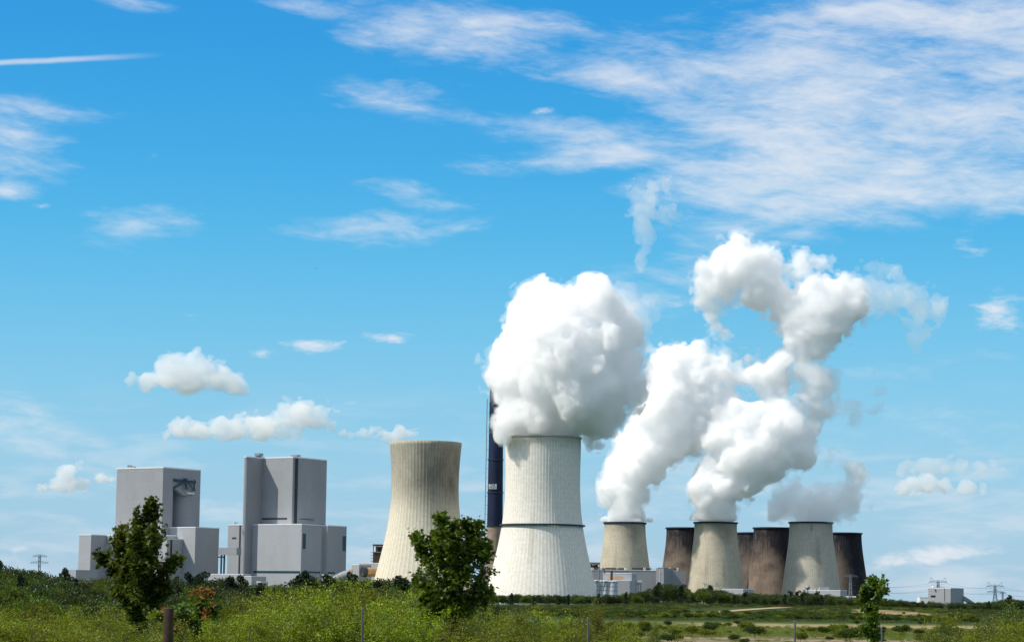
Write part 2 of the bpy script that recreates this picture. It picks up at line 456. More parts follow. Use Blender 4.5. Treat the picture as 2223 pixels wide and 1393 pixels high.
MAT = dict(
    clad=cladding('grey_cladding', (0.305, 0.313, 0.335)),
    clad2=cladding('pale_cladding', (0.355, 0.364, 0.388)),
    cladmid=cladding('mid_grey_cladding', (0.248, 0.255, 0.277)),
    coping=plain('roof_edge', (0.75, 0.76, 0.78), 0.05, 0.2, 0.4),
    teal=plain('teal_glazing', (0.012, 0.055, 0.075), 0.2, 0.3, 0.25, 0.5),
    dark=plain('dark_steel', (0.03, 0.035, 0.045), 0.2, 0.4, 0.5),
    navy=plain('navy_paint', (0.007, 0.016, 0.048), 0.25, 0.1, 0.6, 0.3, streak=0.3),
    tan=plain('tan_concrete', (0.33, 0.25, 0.205), 0.12, 0.2, 0.9, 0.2, streak=0.3),
    white=plain('white_paint', (0.78, 0.78, 0.76), 0.06, 0.3, 0.5),
    black=plain('black_paint', (0.01, 0.01, 0.012), 0.1, 0.3, 0.6),
    steel=plain('galvanised_steel', (0.22, 0.25, 0.28), 0.15, 0.4, 0.45, 0.5, 0.3),
    silo=plain('silo_metal', (0.50, 0.55, 0.60), 0.12, 0.5, 0.4, 0.5, 0.2, streak=0.25),
    copper=plain('copper_duct', (0.42, 0.27, 0.14), 0.2, 0.3, 0.45, 0.5, 0.3),
    rust=plain('rusty_steel', (0.10, 0.06, 0.045), 0.3, 0.4, 0.8),
    oldconc=plain('old_brown_concrete', (0.12, 0.09, 0.075), 0.35, 0.15, 0.95, 0.1, streak=0.4),
    orange=plain('orange_lettering', (0.55, 0.28, 0.14), 0.1, 0.5, 0.6),
    pylon=plain('pylon_steel', (0.15, 0.21, 0.25), 0.15, 0.4, 0.6),
    wire=plain('line_wire', (0.10, 0.12, 0.15), 0.1, 0.4, 0.5),
    post=plain('weathered_post', (0.045, 0.032, 0.022), 0.35, 6.0, 0.9, 0.1, bump=0.01),
    zinc=plain('zinc_post', (0.085, 0.095, 0.095), 0.2, 5.0, 0.5, 0.5),
    bark=plain('bark', (0.05, 0.042, 0.032), 0.3, 5.0, 0.95, 0.1),
    barkpale=plain('pale_bark', (0.09, 0.08, 0.065), 0.3, 5.0, 0.95, 0.1),
)
# ------------------------------------------------------------------ cooling towers
def axis_at(px, py_horizon, Y):
    p = at(px, py_horizon, Y)
    return Vector((p.x, Y, 0.0))

def hz(px): return 1296.0 + (px - 1111.5) * math.tan(ROLL)

def tower(name, label, px_top, prof_px, Y, mat, rim_mat, ribs, rib_h=0.30, rim=True, extra_ring=None, group=None, foot_px=None):
    """prof_px: (photo row, half width in photo pixels) from the rim down"""
    top_c = at(px_top, prof_px[0][0], Y)
    c = Vector((top_c.x, Y, 0.0))
    root = thing(name, label, 'cooling tower', c, group)
    prof = []
    for row, hw in prof_px:
        # image row to height along the axis; the axis leans a little in the tilted picture
        z = at(px_top, row, Y).z
        prof.append((hw * Y / FPX, z))
    prof[-1] = (prof[-1][0], 0.0)
    prof = prof[::-1]
    rs, zs = np.array([p[0] for p in prof]), np.array([p[1] for p in prof])
    zz = np.linspace(0, zs[-1], 46)
    # smooth meridian through the measured radii
    coef = np.polyfit(zs / zs[-1], rs, min(4, len(zs) - 1))
    rr = np.polyval(coef, zz / zs[-1])
    n = ribs * 4 if ribs else 96
    th = np.arange(n) * 2 * math.pi / n
    off = np.zeros(n)
    if ribs: off[0::4] = rib_h
    V, F = [], []
    for r, z in zip(rr, zz):
        V += list(zip((r + off) * np.sin(th), -(r + off) * np.cos(th), np.full(n, z)))
    base2 = len(V)
    for r, z in zip(rr[::-1], zz[::-1]):
        V += list(zip((r - 0.9) * np.sin(th), -(r - 0.9) * np.cos(th), np.full(n, z)))
    m = 2 * len(zz)
    for i in range(m):
        i2 = (i + 1) % m
        a = i * n + np.arange(n); b = i * n + (np.arange(n) + 1) % n; c2 = i2 * n + (np.arange(n) + 1) % n; d = i2 * n + np.arange(n)
        F.append(np.stack([a, b, c2, d], 1))
    me = np_mesh('shell', V, np.concatenate(F))
    link_mesh('shell', me, mat, root, smooth=not ribs)
    rt, zt = rr[-1], zz[-1]
    if rim:
        w = 0.9 if rim == 'lip' else 0.5
        h = 1.6 if rim == 'lip' else 0.9
        mb = MB().lathe(c, [(rt + 0.45, zt - h), (rt + w + 0.5, zt - h + 0.1), (rt + w + 0.5, zt + 0.35), (rt - 1.2, zt + 0.35), (rt - 1.2, zt - h)], 96, closed=True)
        mb.build('rim', rim_mat, root)
    if extra_ring:
        zr = at(px_top, extra_ring, Y).z; r0 = float(np.interp(zr, zz, rr))
        mb = MB().lathe(c, [(r0 + 0.3, zr - 0.6), (r0 + 2.3, zr - 0.6), (r0 + 2.3, zr + 0.7), (r0 + 0.3, zr + 0.7)], 128, closed=True)
        mb.build('ring_walkway', MAT['dark'], root)
    return root, c, rt, zt, (zz, rr)

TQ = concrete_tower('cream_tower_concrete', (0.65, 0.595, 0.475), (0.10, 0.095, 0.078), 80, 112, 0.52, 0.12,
    patches=[(34, 106, 66, 52, 0.36)], nlines=64, H=150, line=0.78)  # right-hand patch: soot stain with the shaded side painted in
TR = concrete_tower('white_tower_concrete', (0.75, 0.71, 0.635), (0.26, 0.24, 0.13), 136, 150, 0.55, 0.10, patches=[(-14, 60, 5, 30, 0.22)], nlines=80, H=155, line=0.84)
TOLD = concrete_tower('old_pale_concrete', (0.50, 0.45, 0.35), (0.13, 0.115, 0.09), 86, 108, 0.40, 0.12, patches=[(20, 90, 34, 18, 0.3), (-25, 45, 7, 26, 0.22), (14, 40, 5, 22, 0.25)], nlines=90, H=104, mottled=0.16)
TOLD2 = concrete_tower('old_grey_concrete', (0.47, 0.44, 0.37), (0.12, 0.11, 0.09), 90, 112, 0.30, 0.10, patches=[(10, 60, 8, 30, 0.3), (-6, 98, 4, 8, 0.4)], nlines=90, H=104, mottled=0.12)
TBR = concrete_tower('brown_stained_concrete', (0.235, 0.182, 0.142), (0.018, 0.016, 0.022), 42, 88, 0.9, 0.25, patches=[(48, 55, 46, 75, 0.75), (5, 84, 30, 10, 0.4), (-20, 50, 26, 7, 0.3)], nlines=90, H=98, pale=0.7, mottled=0.3)  # broad right patch paints the shade side darker, over real stains
TBR2 = concrete_tower('soot_brown_concrete', (0.165, 0.128, 0.105), (0.013, 0.015, 0.022), 46, 88, 0.9, 0.25, patches=[(45, 45, 58, 75, 0.85)], nlines=90, H=98, pale=0.6, mottled=0.3)  # soot plus the dark navy shade of the right side, painted in

PQ = [(960.5, 77.7), (985, 75.6), (1012, 74), (1053, 72.4), (1080, 72.3), (1121, 76), (1162, 83.5), (1203, 92.5), (1249, 102.5), (1310, 116)]
PR = [(949.5, 82), (975, 81.3), (1010, 80.8), (1050, 81), (1094, 82.8), (1140, 86.3), (1175, 93.5), (1230, 106), (1280, 117.5), (1313, 124)]
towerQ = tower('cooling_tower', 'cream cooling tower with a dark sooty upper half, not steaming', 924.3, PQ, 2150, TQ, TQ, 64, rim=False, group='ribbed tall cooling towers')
towerR = tower('cooling_tower', 'tall white ribbed cooling tower with a dark ring walkway, steaming', 1179.3, PR, 2090, TR, TR, 80, 0.17, rim='thin', extra_ring=1140, group='ribbed tall cooling towers')
def old_prof(top, hw, foot):
    rel = [(0, 1.0), (0.135, 1.012), (0.28, 1.065), (0.42, 1.14), (0.56, 1.225), (0.72, 1.30), (0.85, 1.39), (1.0, 1.50)]
    H = foot - top
    return [(top + a * H, hw * b) for a, b in rel]
OLD = [
    ('old pale cooling tower with steam bending right, behind the grey hall and silos', 1356.6, 1133.8, 44.6, 2900, TOLD, 'lip'),
    ('pale middle cooling tower with thick steam, its foot behind round dark trees', 1553.6, 1133.4, 46.0, 2900, TOLD, 'lip'),
    ('grey cooling tower under a small thin blue-grey puff of steam', 1760.4, 1133.2, 46.4, 2900, TOLD2, 'lip'),
    ('soot-stained brown cooling tower half hidden behind the pale middle steaming tower', 1490.5, 1145.4, 43.6, 3065, TBR, 'lip'),
    ('brown cooling tower with white drip stains at its rim, beside the grey tower', 1680.0, 1145.2, 43.8, 3065, TBR, 'lip'),
    ('narrow visible strip of brown cooling tower between two nearer towers', 1641.5, 1156.0, 41.2, 3270, TBR2, 'lip'),
    ('darkest sooty cooling tower at the right end of the row, behind the thin tree', 1829.0, 1156.4, 41.0, 3270, TBR2, 'lip'),
]
old = []
for lab, px, top, hw, Y, m, rm in OLD:
    foot = hz(px) + 7.0 * FPX / Y
    old.append(tower('cooling_tower', lab, px, old_prof(top, hw, foot), Y, m, MAT['navy'], 0, 0.0, rim=rm, group='old cooling towers in two rows'))

# ------------------------------------------------------------------ the chimney behind the white tower
Yc = 2320
cb = at(1074.3, 1140, Yc); cc = Vector((cb.x, Yc, 0))
root = thing('chimney', 'tall dark navy chimney with a tan foot, its top hidden in steam', 'chimney', cc)
def cz(py): return at(1075, py, Yc).z
u = Yc / FPX
MB().lathe(cc, [(19.0*u, 0), (17.8*u, cz(1215)), (17.1*u, cz(1142))], 48).build('lower_shaft', MAT['tan'], root, smooth=True)
MB().lathe(cc, [(17.0*u, cz(1142) + 0.02), (16.4*u, cz(1050)), (15.6*u, cz(950)), (14.9*u, cz(840))], 48).build('upper_shaft', MAT['navy'], root, smooth=True)
for py, hw in ((1142, 17.1), (1069, 16.6), (998, 16.0), (926, 15.4), (1214, 17.9)):
    z = cz(py)
    MB().lathe(cc, [((hw - 0.2)*u, z - 0.5), ((hw + 1.3)*u, z - 0.5), ((hw + 1.3)*u, z + 0.7), ((hw - 0.2)*u, z + 0.7)], 48, closed=True).build('platform', MAT['dark'], root)
mb = MB()
lx = lambda py: cc.x - (22.2 - (1240 - py) * 0.0055) * u
mb.tube([(lx(1240), Yc - 1, cz(1240)), (lx(1050), Yc - 1, cz(1050)), (lx(866), Yc - 1, cz(866))], 0.42, 6)
for k in range(19):
    py = 1236 - k * 20
    mb.bar((lx(py), Yc - 1, cz(py)), (cc.x - 12*u, Yc - 1, cz(py) - 0.2), 0.3)
mb.build('riser_pipe', MAT['steel'], root)
# sign board
sx0, sx1, sz0, sz1 = cc.x - 14.2*u, cc.x + 2.6*u, cz(1061.6), cz(1050.8)
ys = Yc - 17.4*u
sg = MB().box((sx0, ys, sz0), (sx1 - sx0, 0, 0), (0, 0.5, 0), (0, 0, sz1 - sz0)).build('sign_board', MAT['white'], root)
MB().box((sx0 + 0.3, ys - 0.06, (sz0 + sz1) / 2 - 0.35), (sx1 - sx0 - 0.6, 0, 0), (0, 0.03, 0), (0, 0, 0.28)).build('sign_rule', MAT['black'], sg, root)
def text(body, name, size, loc, mat, parent, root, sxx=1.0, rotz=0.0):
    c = bpy.data.curves.new(name, 'FONT'); c.body = body; c.size = size; c.align_x = 'CENTER'; c.align_y = 'CENTER'; c.extrude = 0.03; c.offset = 0.012 * size
    o = bpy.data.objects.new(name, c); COL.objects.link(o); c.materials.append(mat)
    bpy.context.view_layer.update()
    me = bpy.data.meshes.new_from_object(o.evaluated_get(bpy.context.evaluated_depsgraph_get()))
    bpy.data.objects.remove(o)
    o = bpy.data.objects.new(name, me); COL.objects.link(o)
    if not me.materials: me.materials.append(mat)
    o.parent = parent; o.location = Vector(loc) - Vector(root['_o']); o.rotation_euler = (math.pi / 2, 0, rotz); o.scale = (sxx, 1, 1)
    return o
text("TVE", 'lettering', 3.0, ((sx0 + sx1) / 2, ys - 0.08, sz0 + (sz1 - sz0) * 0.74), MAT['black'], sg, root, 1.05)
text("A-TWAR-A5", 'lettering', 1.9, ((sx0 + sx1) / 2, ys - 0.08, sz0 + (sz1 - sz0) * 0.25), MAT['black'], sg, root, 0.62)

# ------------------------------------------------------------------ the two grey boiler houses
ALPHA = R(33)
T_ = Vector((math.cos(ALPHA), -math.sin(ALPHA), 0))     # along the sunlit faces, towards the right and nearer
W_ = Vector((math.sin(ALPHA), math.cos(ALPHA), 0))      # along the shaded faces, towards the back
def flat(v): return Vector((v.x, v.y, 0))
def block(mb, corner, lu, lw, z1, z0=0.0):
    """box whose nearest corner is given; lu back along -T_, lw back along W_"""
    c = flat(corner)
    return mb.prism([c - T_ * lu, c, c + W_ * lw, c + W_ * lw - T_ * lu], z0, z1)
def edge(mb, corner, lu, lw, z1, h=1.2, p=0.25):
    c = flat(corner) + T_ * p - W_ * p
    return mb.prism([c - T_ * (lu + 2*p), c, c + W_ * (lw + 2*p), c + W_ * (lw + 2*p) - T_ * (lu + 2*p)], z1 - 0.05, z1 + h)
def on_face(mb, plane_pt, d, out, p0, p1, thick=0.25):
    """a thin panel on a wall: p0, p1 opposite corners in photo pixels; out = outward normal"""
    a, b = on_plane(*p0, plane_pt, d), on_plane(*p1, plane_pt, d)
    s = (b - a).dot(d)
    zl, zh = min(a.z, b.z), max(a.z, b.z)
    o = Vector((a.x, a.y, zl)) + out * 0.0
    return mb.box(o - out * 0.4, d * s, out * (0.4 + thick), Vector((0, 0, zh - zl)))
def dist_u(a, b): return (flat(b) - flat(a)).length

Y1 = 2300
C1 = at(354.6, 1015.2, Y1)
b1 = thing('boiler_house', 'left grey boiler house with a teal hoist in a slot high on its wall', 'industrial building', flat(C1), 'grey boiler houses')
L1 = on_plane(254.2, 1016.9, C1, T_); Rr = on_plane(435.9, 1022.8, C1, W_)
lu, lw, zt = dist_u(C1, L1), dist_u(C1, Rr), C1.z
# main block with an open slot in its shaded face
s0 = dist_u(C1, on_plane(376.0, 1040, C1, W_)); s1 = dist_u(C1, on_plane(419.5, 1052, C1, W_))
zs_top = on_plane(376, 1040.0, C1, W_).z
zs_bot = on_plane(380, 1143.5, C1, W_).z
deep = 13
zs_mid = on_plane(376, 1057.0, C1, W_).z; zs_low = on_plane(398.5, 1075.0, C1, W_).z
sR = dist_u(C1, on_plane(398.0, 1075, C1, W_)); rq = 11.0
c = flat(C1)
mb = MB()
foot = [c - T_*lu, c, c + W_*s0, c + W_*s0 - T_*deep, c + W_*sR - T_*deep]
for k in range(9):
    t = k / 8 * math.pi / 2
    foot.append(c + W_*(sR + rq - rq*math.cos(t)) - T_*(rq - rq*math.sin(t)))
foot += [c + W_*lw, c + W_*lw - T_*lu]
mb.prism(foot, zs_bot, zs_mid)
mb.prism([c - T_*lu, c, c + W_*lw, c + W_*lw - T_*lu], zs_mid, zt)
mb.prism([c - T_*lu, c, c + W_*lw, c + W_*lw - T_*lu], 0, zs_bot)
main1 = mb.build('tower_block', MAT['clad'], b1, smooth=True)
edge(MB(), C1, lu, lw, zt).build('roof_edge', MAT['coping'], b1)
# sloping hood over the slot
hd = MB(); n_ = len(hd.v)
for t in (0.15, -4.0):
    for (w, z) in ((s0 - 0.2, zs_mid + 0.3), (sR + rq + 0.5, zs_mid + 0.3), (sR + rq + 0.5, zs_low), (sR + 0.5, zs_low)):
        v = c + W_*w + T_*t; hd.v.append((v.x, v.y, z))
hd.f += [(0, 3, 2, 1), (4, 5, 6, 7), (0, 1, 5, 4), (1, 2, 6, 5), (2, 3, 7, 6), (3, 0, 4, 7)]
hd.build('hood', MAT['clad'], b1)
# hoist
h0 = c + W_*s0; zh = on_plane(384, 1041.5, C1, W_).z; zl = on_plane(376, 1058, C1, W_).z
q = lambda w, t, z: (c + W_*w + T_*t) + Vector((0, 0, z))
hw_ = s1 - s0
hm = MB()
hm.bar(q(s0, 0.6, zh), q(s1 - 1, 4.0, zh - 1.0), 1.4, 2.2)
hm.bar(q(s0, -4, zh), q(s1 - 1, 0.5, zh - 1.0), 1.4, 2.0)
hm.bar(q(s0 + 0.3, 1.0, zl), q(s0 + hw_*0.48, 3.0, zh - 0.6), 1.2, 1.6)
hm.bar(q(s0 + hw_*0.5, 3.0, zh - 1), q(s0 + hw_*0.62, 3.0, zh - 9), 0.9)
hm.bar(q(s0 + hw_*0.5, 3.0, zh + 2), q(s0 + hw_*0.5, 3.0, zh - 9), 0.9)
hm.bar(q(s0 + hw_*0.5, 3.0, zh - 8), q(s0 + hw_*0.62, 3.0, zh - 8), 1.0)
hm.bar(q(s0 + hw_*0.60, 3.0, zh - 2), q(s0 + hw_*0.92, 3.0, zh - 8), 0.7)
hm.bar(q(s0 + hw_*0.92, 3.5, zh + 1.5), q(s0 + hw_*0.92, 3.5, zh - 10), 1.6)
hm.bar(q(s0 + hw_*0.84, 3.5, zh - 9), q(s0 + hw_*0.97, 3.5, zh - 9), 1.2)
hm.bar(q(s0 + hw_*0.4, 3.5, zh + 1.2), q(s0 + hw_*0.55, 3.5, zh + 1.2), 2.0)
hm.build('hoist', MAT['teal'], b1)
MB().box(q(s0 + hw_*0.66, 2.2, zh - 13.2), W_*hw_*0.33, -T_*5, Vector((0, 0, 1.6))).build('hoist_platform', MAT['white'], b1)
# annex to the right
A0 = on_plane(367.4, 1144.8, C1, W_); A1 = on_plane(424.5, 1144.8, A0, T_)
A2 = on_plane(475.9, 1147.6, A1, W_)
la, lb = dist_u(A0, A1), dist_u(A1, A2)
block(MB(), A1, la - 0.02, lb, A1.z).build('side_annex', MAT['clad2'], b1)
edge(MB(), A1, la - 0.5, lb, A1.z, 0.9).build('roof_edge', MAT['coping'], b1)
# lower front annex
B0 = on_plane(397.0, 1171, A0, T_); B1 = on_plane(362.7, 1169.7, B0, W_)
B2 = on_plane(275.0, 1169.5, B1, T_)
lbw, lbu = dist_u(B0, B1), dist_u(B1, B2)
block(MB(), B1, lbu, lbw - 0.02, B1.z).build('front_annex', MAT['clad2'], b1)
edge(MB(), B1, lbu, lbw - 0.6, B1.z, 0.9).build('roof_edge', MAT['coping'], b1)
on_face(MB(), B1, W_, T_, (370.2, 1171), (372.0, 1236)).build('seam_slot', MAT['dark'], b1)
# left annex, its return wall and low link
pw = flat(C1) - W_ * 10
D0 = on_plane(231.2, 1162.5, pw, T_); D1 = on_plane(198.0, 1160.9, D0, W_); D2 = on_plane(172.0, 1160.9, D1, T_)
D3 = on_plane(352.0, 1166, pw, T_)
block(MB(), D3, dist_u(D0, D3), 40, D0.z).build('link_wall', MAT['clad2'], b1)
edge(MB(), D3, dist_u(D0, D3), 40, D0.z, 0.9).build('roof_edge', MAT['coping'], b1)
block(MB(), D1, dist_u(D1, D2), dist_u(D0, D1) + 40, D1.z - 0.1).build('left_annex', MAT['clad2'], b1)
edge(MB(), D1, dist_u(D1, D2), dist_u(D0, D1) + 40, D1.z - 0.1, 0.9).build('roof_edge', MAT['coping'], b1)
on_face(MB(), D0, T_, -W_, (245.0, 1178.5), (252.5, 1182.5)).build('vent', MAT['dark'], b1)
on_face(MB(), D1, W_, T_, (232, 1209), (262, 1213)).build('louvre_band', MAT['teal'], b1)
for (px, w_, h_) in ((278, 3, 2.5), (283, 5, 1.6), (276, 2, 3)):
    p = on_plane(px, 1016.5, flat(C1) + W_*4, T_)
    MB().box(Vector((p.x, p.y, zt + 1.1)), T_*w_, W_*3, Vector((0, 0, h_))).build('roof_vent', MAT['steel'], b1)
solo('low_shed', block(MB(), at(165, 1236, 2260), 14, 30, at(165, 1236, 2260).z), MAT['clad2'], 'low white shed left of the left boiler house', 'shed', flat(at(165, 1236, 2260)))

# right boiler house
Y2 = 2250
C2 = at(636.2, 993.0, Y2)
b2 = thing('boiler_house', 'right grey boiler house with a tall rounded fin and dark window bands', 'industrial building', flat(C2), 'grey boiler houses')
F0 = on_plane(571.0, 993.7, C2, T_); F1 = on_plane(538.0, 992.0, F0, W_)
Rr2 = on_plane(709.0, 996.6, C2 , W_)
lu2, lf, lw2, z2 = dist_u(C2, F0), dist_u(F0, F1), dist_u(C2, Rr2), C2.z
c = flat(C2); f0 = flat(F0)
# tall block with a chamfered front corner and a rounded far corner
ch0 = c; ch1 = c + W_ * 9 + T_ * 1.5
rr_ = 16.0
lw2 += 11.3; far = c + W_ * lw2
pts = [f0 - T_ * 17, f0, c, ch1]
pc = far - W_ * rr_ - T_ * rr_
for k in range(13):
    a = k / 12 * math.pi / 2
    pts.append(pc + T_ * (rr_ * math.cos(a)) + W_ * (rr_ * math.sin(a)))
pts.append(far - T_ * (lu2 + 17))
MB().prism(pts, 0, z2).build('tower_block', MAT['clad'], b2, smooth=True)
MB().prism([p + (p - (c - T_*20 + W_*20)).normalized() * 0.25 for p in pts], z2 - 0.05, z2 + 1.1).build('roof_edge', MAT['coping'], b2)
on_face(MB(), ch1, W_, T_, (642.6, 994.2), (644.2, 1136)).build('seam_slot', MAT['dark'], b2)
# the fin: rounded nose
fw = 6.0; f1 = flat(F1); zf = F1.z
pts = [f0 + W_*8 , f1 + W_*fw*0.5]
pts = []
nose = f1 + W_ * (fw * 0.55) - T_ * (fw * 0.5)
for k in range(15):
    a = -math.pi / 2 * 0 + k / 14 * math.pi
    pts.append(nose + T_ * (fw * 0.5 * math.cos(a)) - W_ * (fw * 0.55 * math.sin(a)))
pts += [f0 + W_*6 - T_*fw, f0 + W_*6]
MB().prism(pts, 0, zf).build('fin', MAT['cladmid'], b2, smooth=True)
cen = (f0 + f1) / 2
MB().prism([p + (p - cen).normalized() * 0.2 for p in pts], zf - 0.05, zf + 1.0).build('roof_edge', MAT['coping'], b2)
# lower box in front
Lo0 = on_plane(547.9, 1138, F0, W_); Lo1 = on_plane(655.2, 1138.2, Lo0, T_)
Lo2 = on_plane(698.0, 1140.5, Lo1, W_); Lo3 = on_plane(750.9, 1144.3, Lo1, W_)
l0 = flat(Lo0); l1 = flat(Lo1); a2, a3 = dist_u(Lo1, Lo2), dist_u(Lo1, Lo3); zl2 = Lo1.z
rc = 3.5
pts = [l0 + T_*0.02, l1, l1 + W_*a2, l1 + W_*(a2 + 1.5) - T_*rc, l1 + W_*(a2 + 7) - T_*rc, l1 + W_*(a2 + 8.5) + T_*1.0, l1 + W_*a3 + T_*1.0, l1 + W_*a3 - T_*60, l0 + W_*a3 - T_*0 ]
MB().prism(pts, 0, zl2).build('lower_block', MAT['clad2'], b2)
mid_ = l1 + W_*a3*0.5 - T_*30
MB().prism([p + (p - mid_).normalized() * 0.2 for p in pts], zl2 - 0.05, zl2 + 0.9).build('roof_edge', MAT['coping'], b2)
def band(plane, d, out, p0, p1, m='teal', nm='window_band'): on_face(MB(), plane, d, out, p0, p1).build(nm, MAT[m], b2)
band(F0, T_, -W_, (569.5, 1123.8), (623, 1126.8), 'dark', 'louvre_band')
band(ch1, W_, T_, (648.5, 1124.8), (682.5, 1127.8), 'dark', 'louvre_band')
band(ch1, W_, T_, (693, 1137.6), (707, 1139.6), 'dark', 'louvre_band')
band(Lo0, T_, -W_, (550.5, 1238.0), (651.5, 1243.3))
band(Lo1, W_, T_, (656.2, 1238.8), (695, 1243.2))
band(Lo1 + T_*1.0, W_, T_, (712, 1240.5), (726, 1245))
band(Lo1, W_, T_, (657.5, 1157), (663.2, 1190.5), 'teal', 'tall_window')
band(Lo1 + T_*1.0, W_, T_, (744.2, 1162.5), (750.2, 1194.5), 'teal', 'tall_window')
# left annex behind the fin
n0 = f0 - W_ * 14
N1 = on_plane(495.4, 1139.4, n0, T_); N2 = on_plane(545.0, 1139.4, n0, T_)
block(MB(), N2, dist_u(N1, N2), 40, N1.z).build('left_annex', MAT['clad'], b2)
edge(MB(), N2, dist_u(N1, N2), 40, N1.z, 0.8).build('roof_edge', MAT['coping'], b2)
on_face(MB(), n0, T_, -W_, (504.0, 1165.6), (512.8, 1168.8)).build('window', MAT['dark'], b2)
on_face(MB(), n0, T_, -W_, (520.0, 1140), (520.8, 1246), 0.15).build('seam_slot', MAT['dark'], b2)
for (px, py, w_, h_, m) in ((552.5, 992, 18, 4.0, 'steel'), (554, 991, 14, 1.4, 'rust'), (631, 991, 22, 3.0, 'steel'), (506, 1138, 3, 1.6, 'white')):
    p = at(px, py, Y2 + 20 if py < 1000 else Y2)
    base = z2 + 1.0 if py < 1000 else N1.z + 0.7
    o = Vector((p.x, p.y, base))
    mb = MB().box(o + Vector((0, 0, h_*0.45)), T_*w_*0.35, W_*6, Vector((0, 0, h_*0.55)))
    for k in range(4): mb.box(o + T_*w_*0.35*k/3.2 + W_*2, T_*0.5, W_*0.5, Vector((0, 0, h_*0.5)))
    mb.build('roof_fan', MAT[m], b2)

# conveyor bridge between the houses
pb = flat(at(478, 1196, 2215))
Bq0 = on_plane(474, 1188.2, pb, T_); Bq1 = on_plane(513.8, 1188.4, pb, T_); Bql = on_plane(513.8, 1203.6, pb, T_)
br = thing('conveyor_bridge', 'enclosed grey bridge joining the two boiler houses', 'bridge', flat(Bq0))
MB().box(Vector((Bq0.x, Bq0.y, Bql.z)), T_*dist_u(Bq0, Bq1), W_*7, Vector((0, 0, Bq0.z - Bql.z))).build('gallery', MAT['cladmid'], br)
legp = at(480.8, 1204, 2216)
mb = MB(); mb.bar((legp.x, legp.y, 0), (legp.x, legp.y, Bql.z), 1.6).bar((legp.x + 2.2, legp.y + 5, 0), (legp.x + 2.2, legp.y + 5, Bql.z), 1.6)
mb.bar((legp.x - 3.5, legp.y, Bql.z - 18), (legp.x + 0.5, legp.y, Bql.z - 36), 0.8).bar((legp.x - 3.0, legp.y, Bql.z - 2), (legp.x + 2.2, legp.y + 5, Bql.z - 2), 1.2)
mb.build('trestle', MAT['teal'], br)

def shed(name, label, cat, px_c, py_top, px_l, px_r, Y, m='clad2', parts=None, roof='coping'):
    """low flat-roofed block seen corner on: near corner px_c, left and right extents"""
    C = at(px_c, py_top, Y); L = on_plane(px_l, py_top, C, T_); Q = on_plane(px_r, py_top + 0.5, C, W_)
    r = thing(name, label, cat, flat(C))
    block(MB(), C, dist_u(C, L), max(6.0, dist_u(C, Q)), C.z).build('walls', MAT[m], r)
    edge(MB(), C, dist_u(C, L), max(6.0, dist_u(C, Q)), C.z, 0.6, 0.15).build('roof', MAT[roof], r)
    return r, C
shed('low_building', 'long low white building at the foot of both boiler houses', 'building', 528, 1246.5, 452, 545, 2180)
shed('low_building', 'small white annex with a flat roof before the right boiler house', 'building', 546, 1250.8, 530.5, 578, 2150)
shed('low_building', 'lowest white roof beside the right boiler house annex', 'building', 566, 1262.8, 557, 582, 2120)
shed('low_building', 'white flat roof between the right boiler house and the rounded duct', 'building', 716, 1247.4, 699, 722, 2200)
# rounded duct and copper pipe left of the cream tower
dr = thing('flue_duct', 'rounded grey duct hood beside the right boiler house', 'duct', flat(at(740, 1250, 2180)))
mb = MB(); pts = []
for k in range(11):
    t = k / 10; pts.append(at(716 + 46 * t, 1264 - 17 * math.sin(t * math.pi / 2), 2180))
mb.tube(pts, [3.2 + 1.8 * k / 10 for k in range(11)], 16); mb.build('hood', MAT['cladmid'], dr, smooth=True)
MB().tube([at(759, 1243.0, 2180), at(765, 1243.2, 2180)], 4.4, 18).build('copper_collar', MAT['copper'], dr, smooth=True)
shed('pump_house', 'pale block with a flat roof that the rounded duct runs into', 'building', 779.5, 1225.6, 763.5, 806, 2190, 'clad2')
shed('low_building', 'grey low hall whose roof runs behind the cream tower', 'building', 905, 1222.5, 781, 960, 2420, 'clad2')
pr = thing('flue_pipe', 'thick copper coloured pipe running behind the cream tower foot', 'pipe', flat(at(800, 1246, 2170)))
MB().tube([at(791, 1240.6, 2170), at(850, 1241.5, 2190)], 4.2, 20).build('pipe', MAT['copper'], pr, smooth=True)
MB().tube([at(786, 1240.4, 2168), at(794, 1240.6, 2170)], 4.9, 20).build('dark_flange', MAT['dark'], pr, smooth=True)
# old brown boiler frame behind the cream tower
Yo = 2700
o0, o1 = at(810, 1181, Yo), at(860, 1181, Yo)
ob = thing('boiler_structure', 'old dark block with an open rusty top storey behind the cream tower', 'industrial building', flat(o0))
zt_, zm_ = at(810, 1180.5, Yo).z, at(810, 1197.5, Yo).z
mb = MB().box((o0.x, Yo, 0), (o1.x - o0.x, 0, 0), (0, 30, 0), (0, 0, zm_)); mb.build('lower_storeys', MAT['rust'], ob)
mb = MB().box((o0.x - 0.5, Yo - 0.5, zt_ - 1.6), (o1.x - o0.x, 0, 0), (0, 31, 0), (0, 0, 1.6))
for k in range(6): mb.box((o0.x + k * 4.6, Yo, zm_ - 0.02), (0.9, 0, 0), (0, 0.9, 0), (0, 0, zt_ - zm_ - 1.5))
mb.box((o0.x + 2, Yo + 18, zm_ - 0.01), (24, 0, 0), (0, 8, 0), (0, 0, (zt_ - zm_) * 0.75)); mb.build('open_storey', MAT['oldconc'], ob)
MB().box((o0.x, Yo - 0.8, zm_ - 0.8), (o1.x - o0.x, 0, 0), (0, 0.7, 0), (0, 0, 1.3)).build('cornice', MAT['steel'], ob)
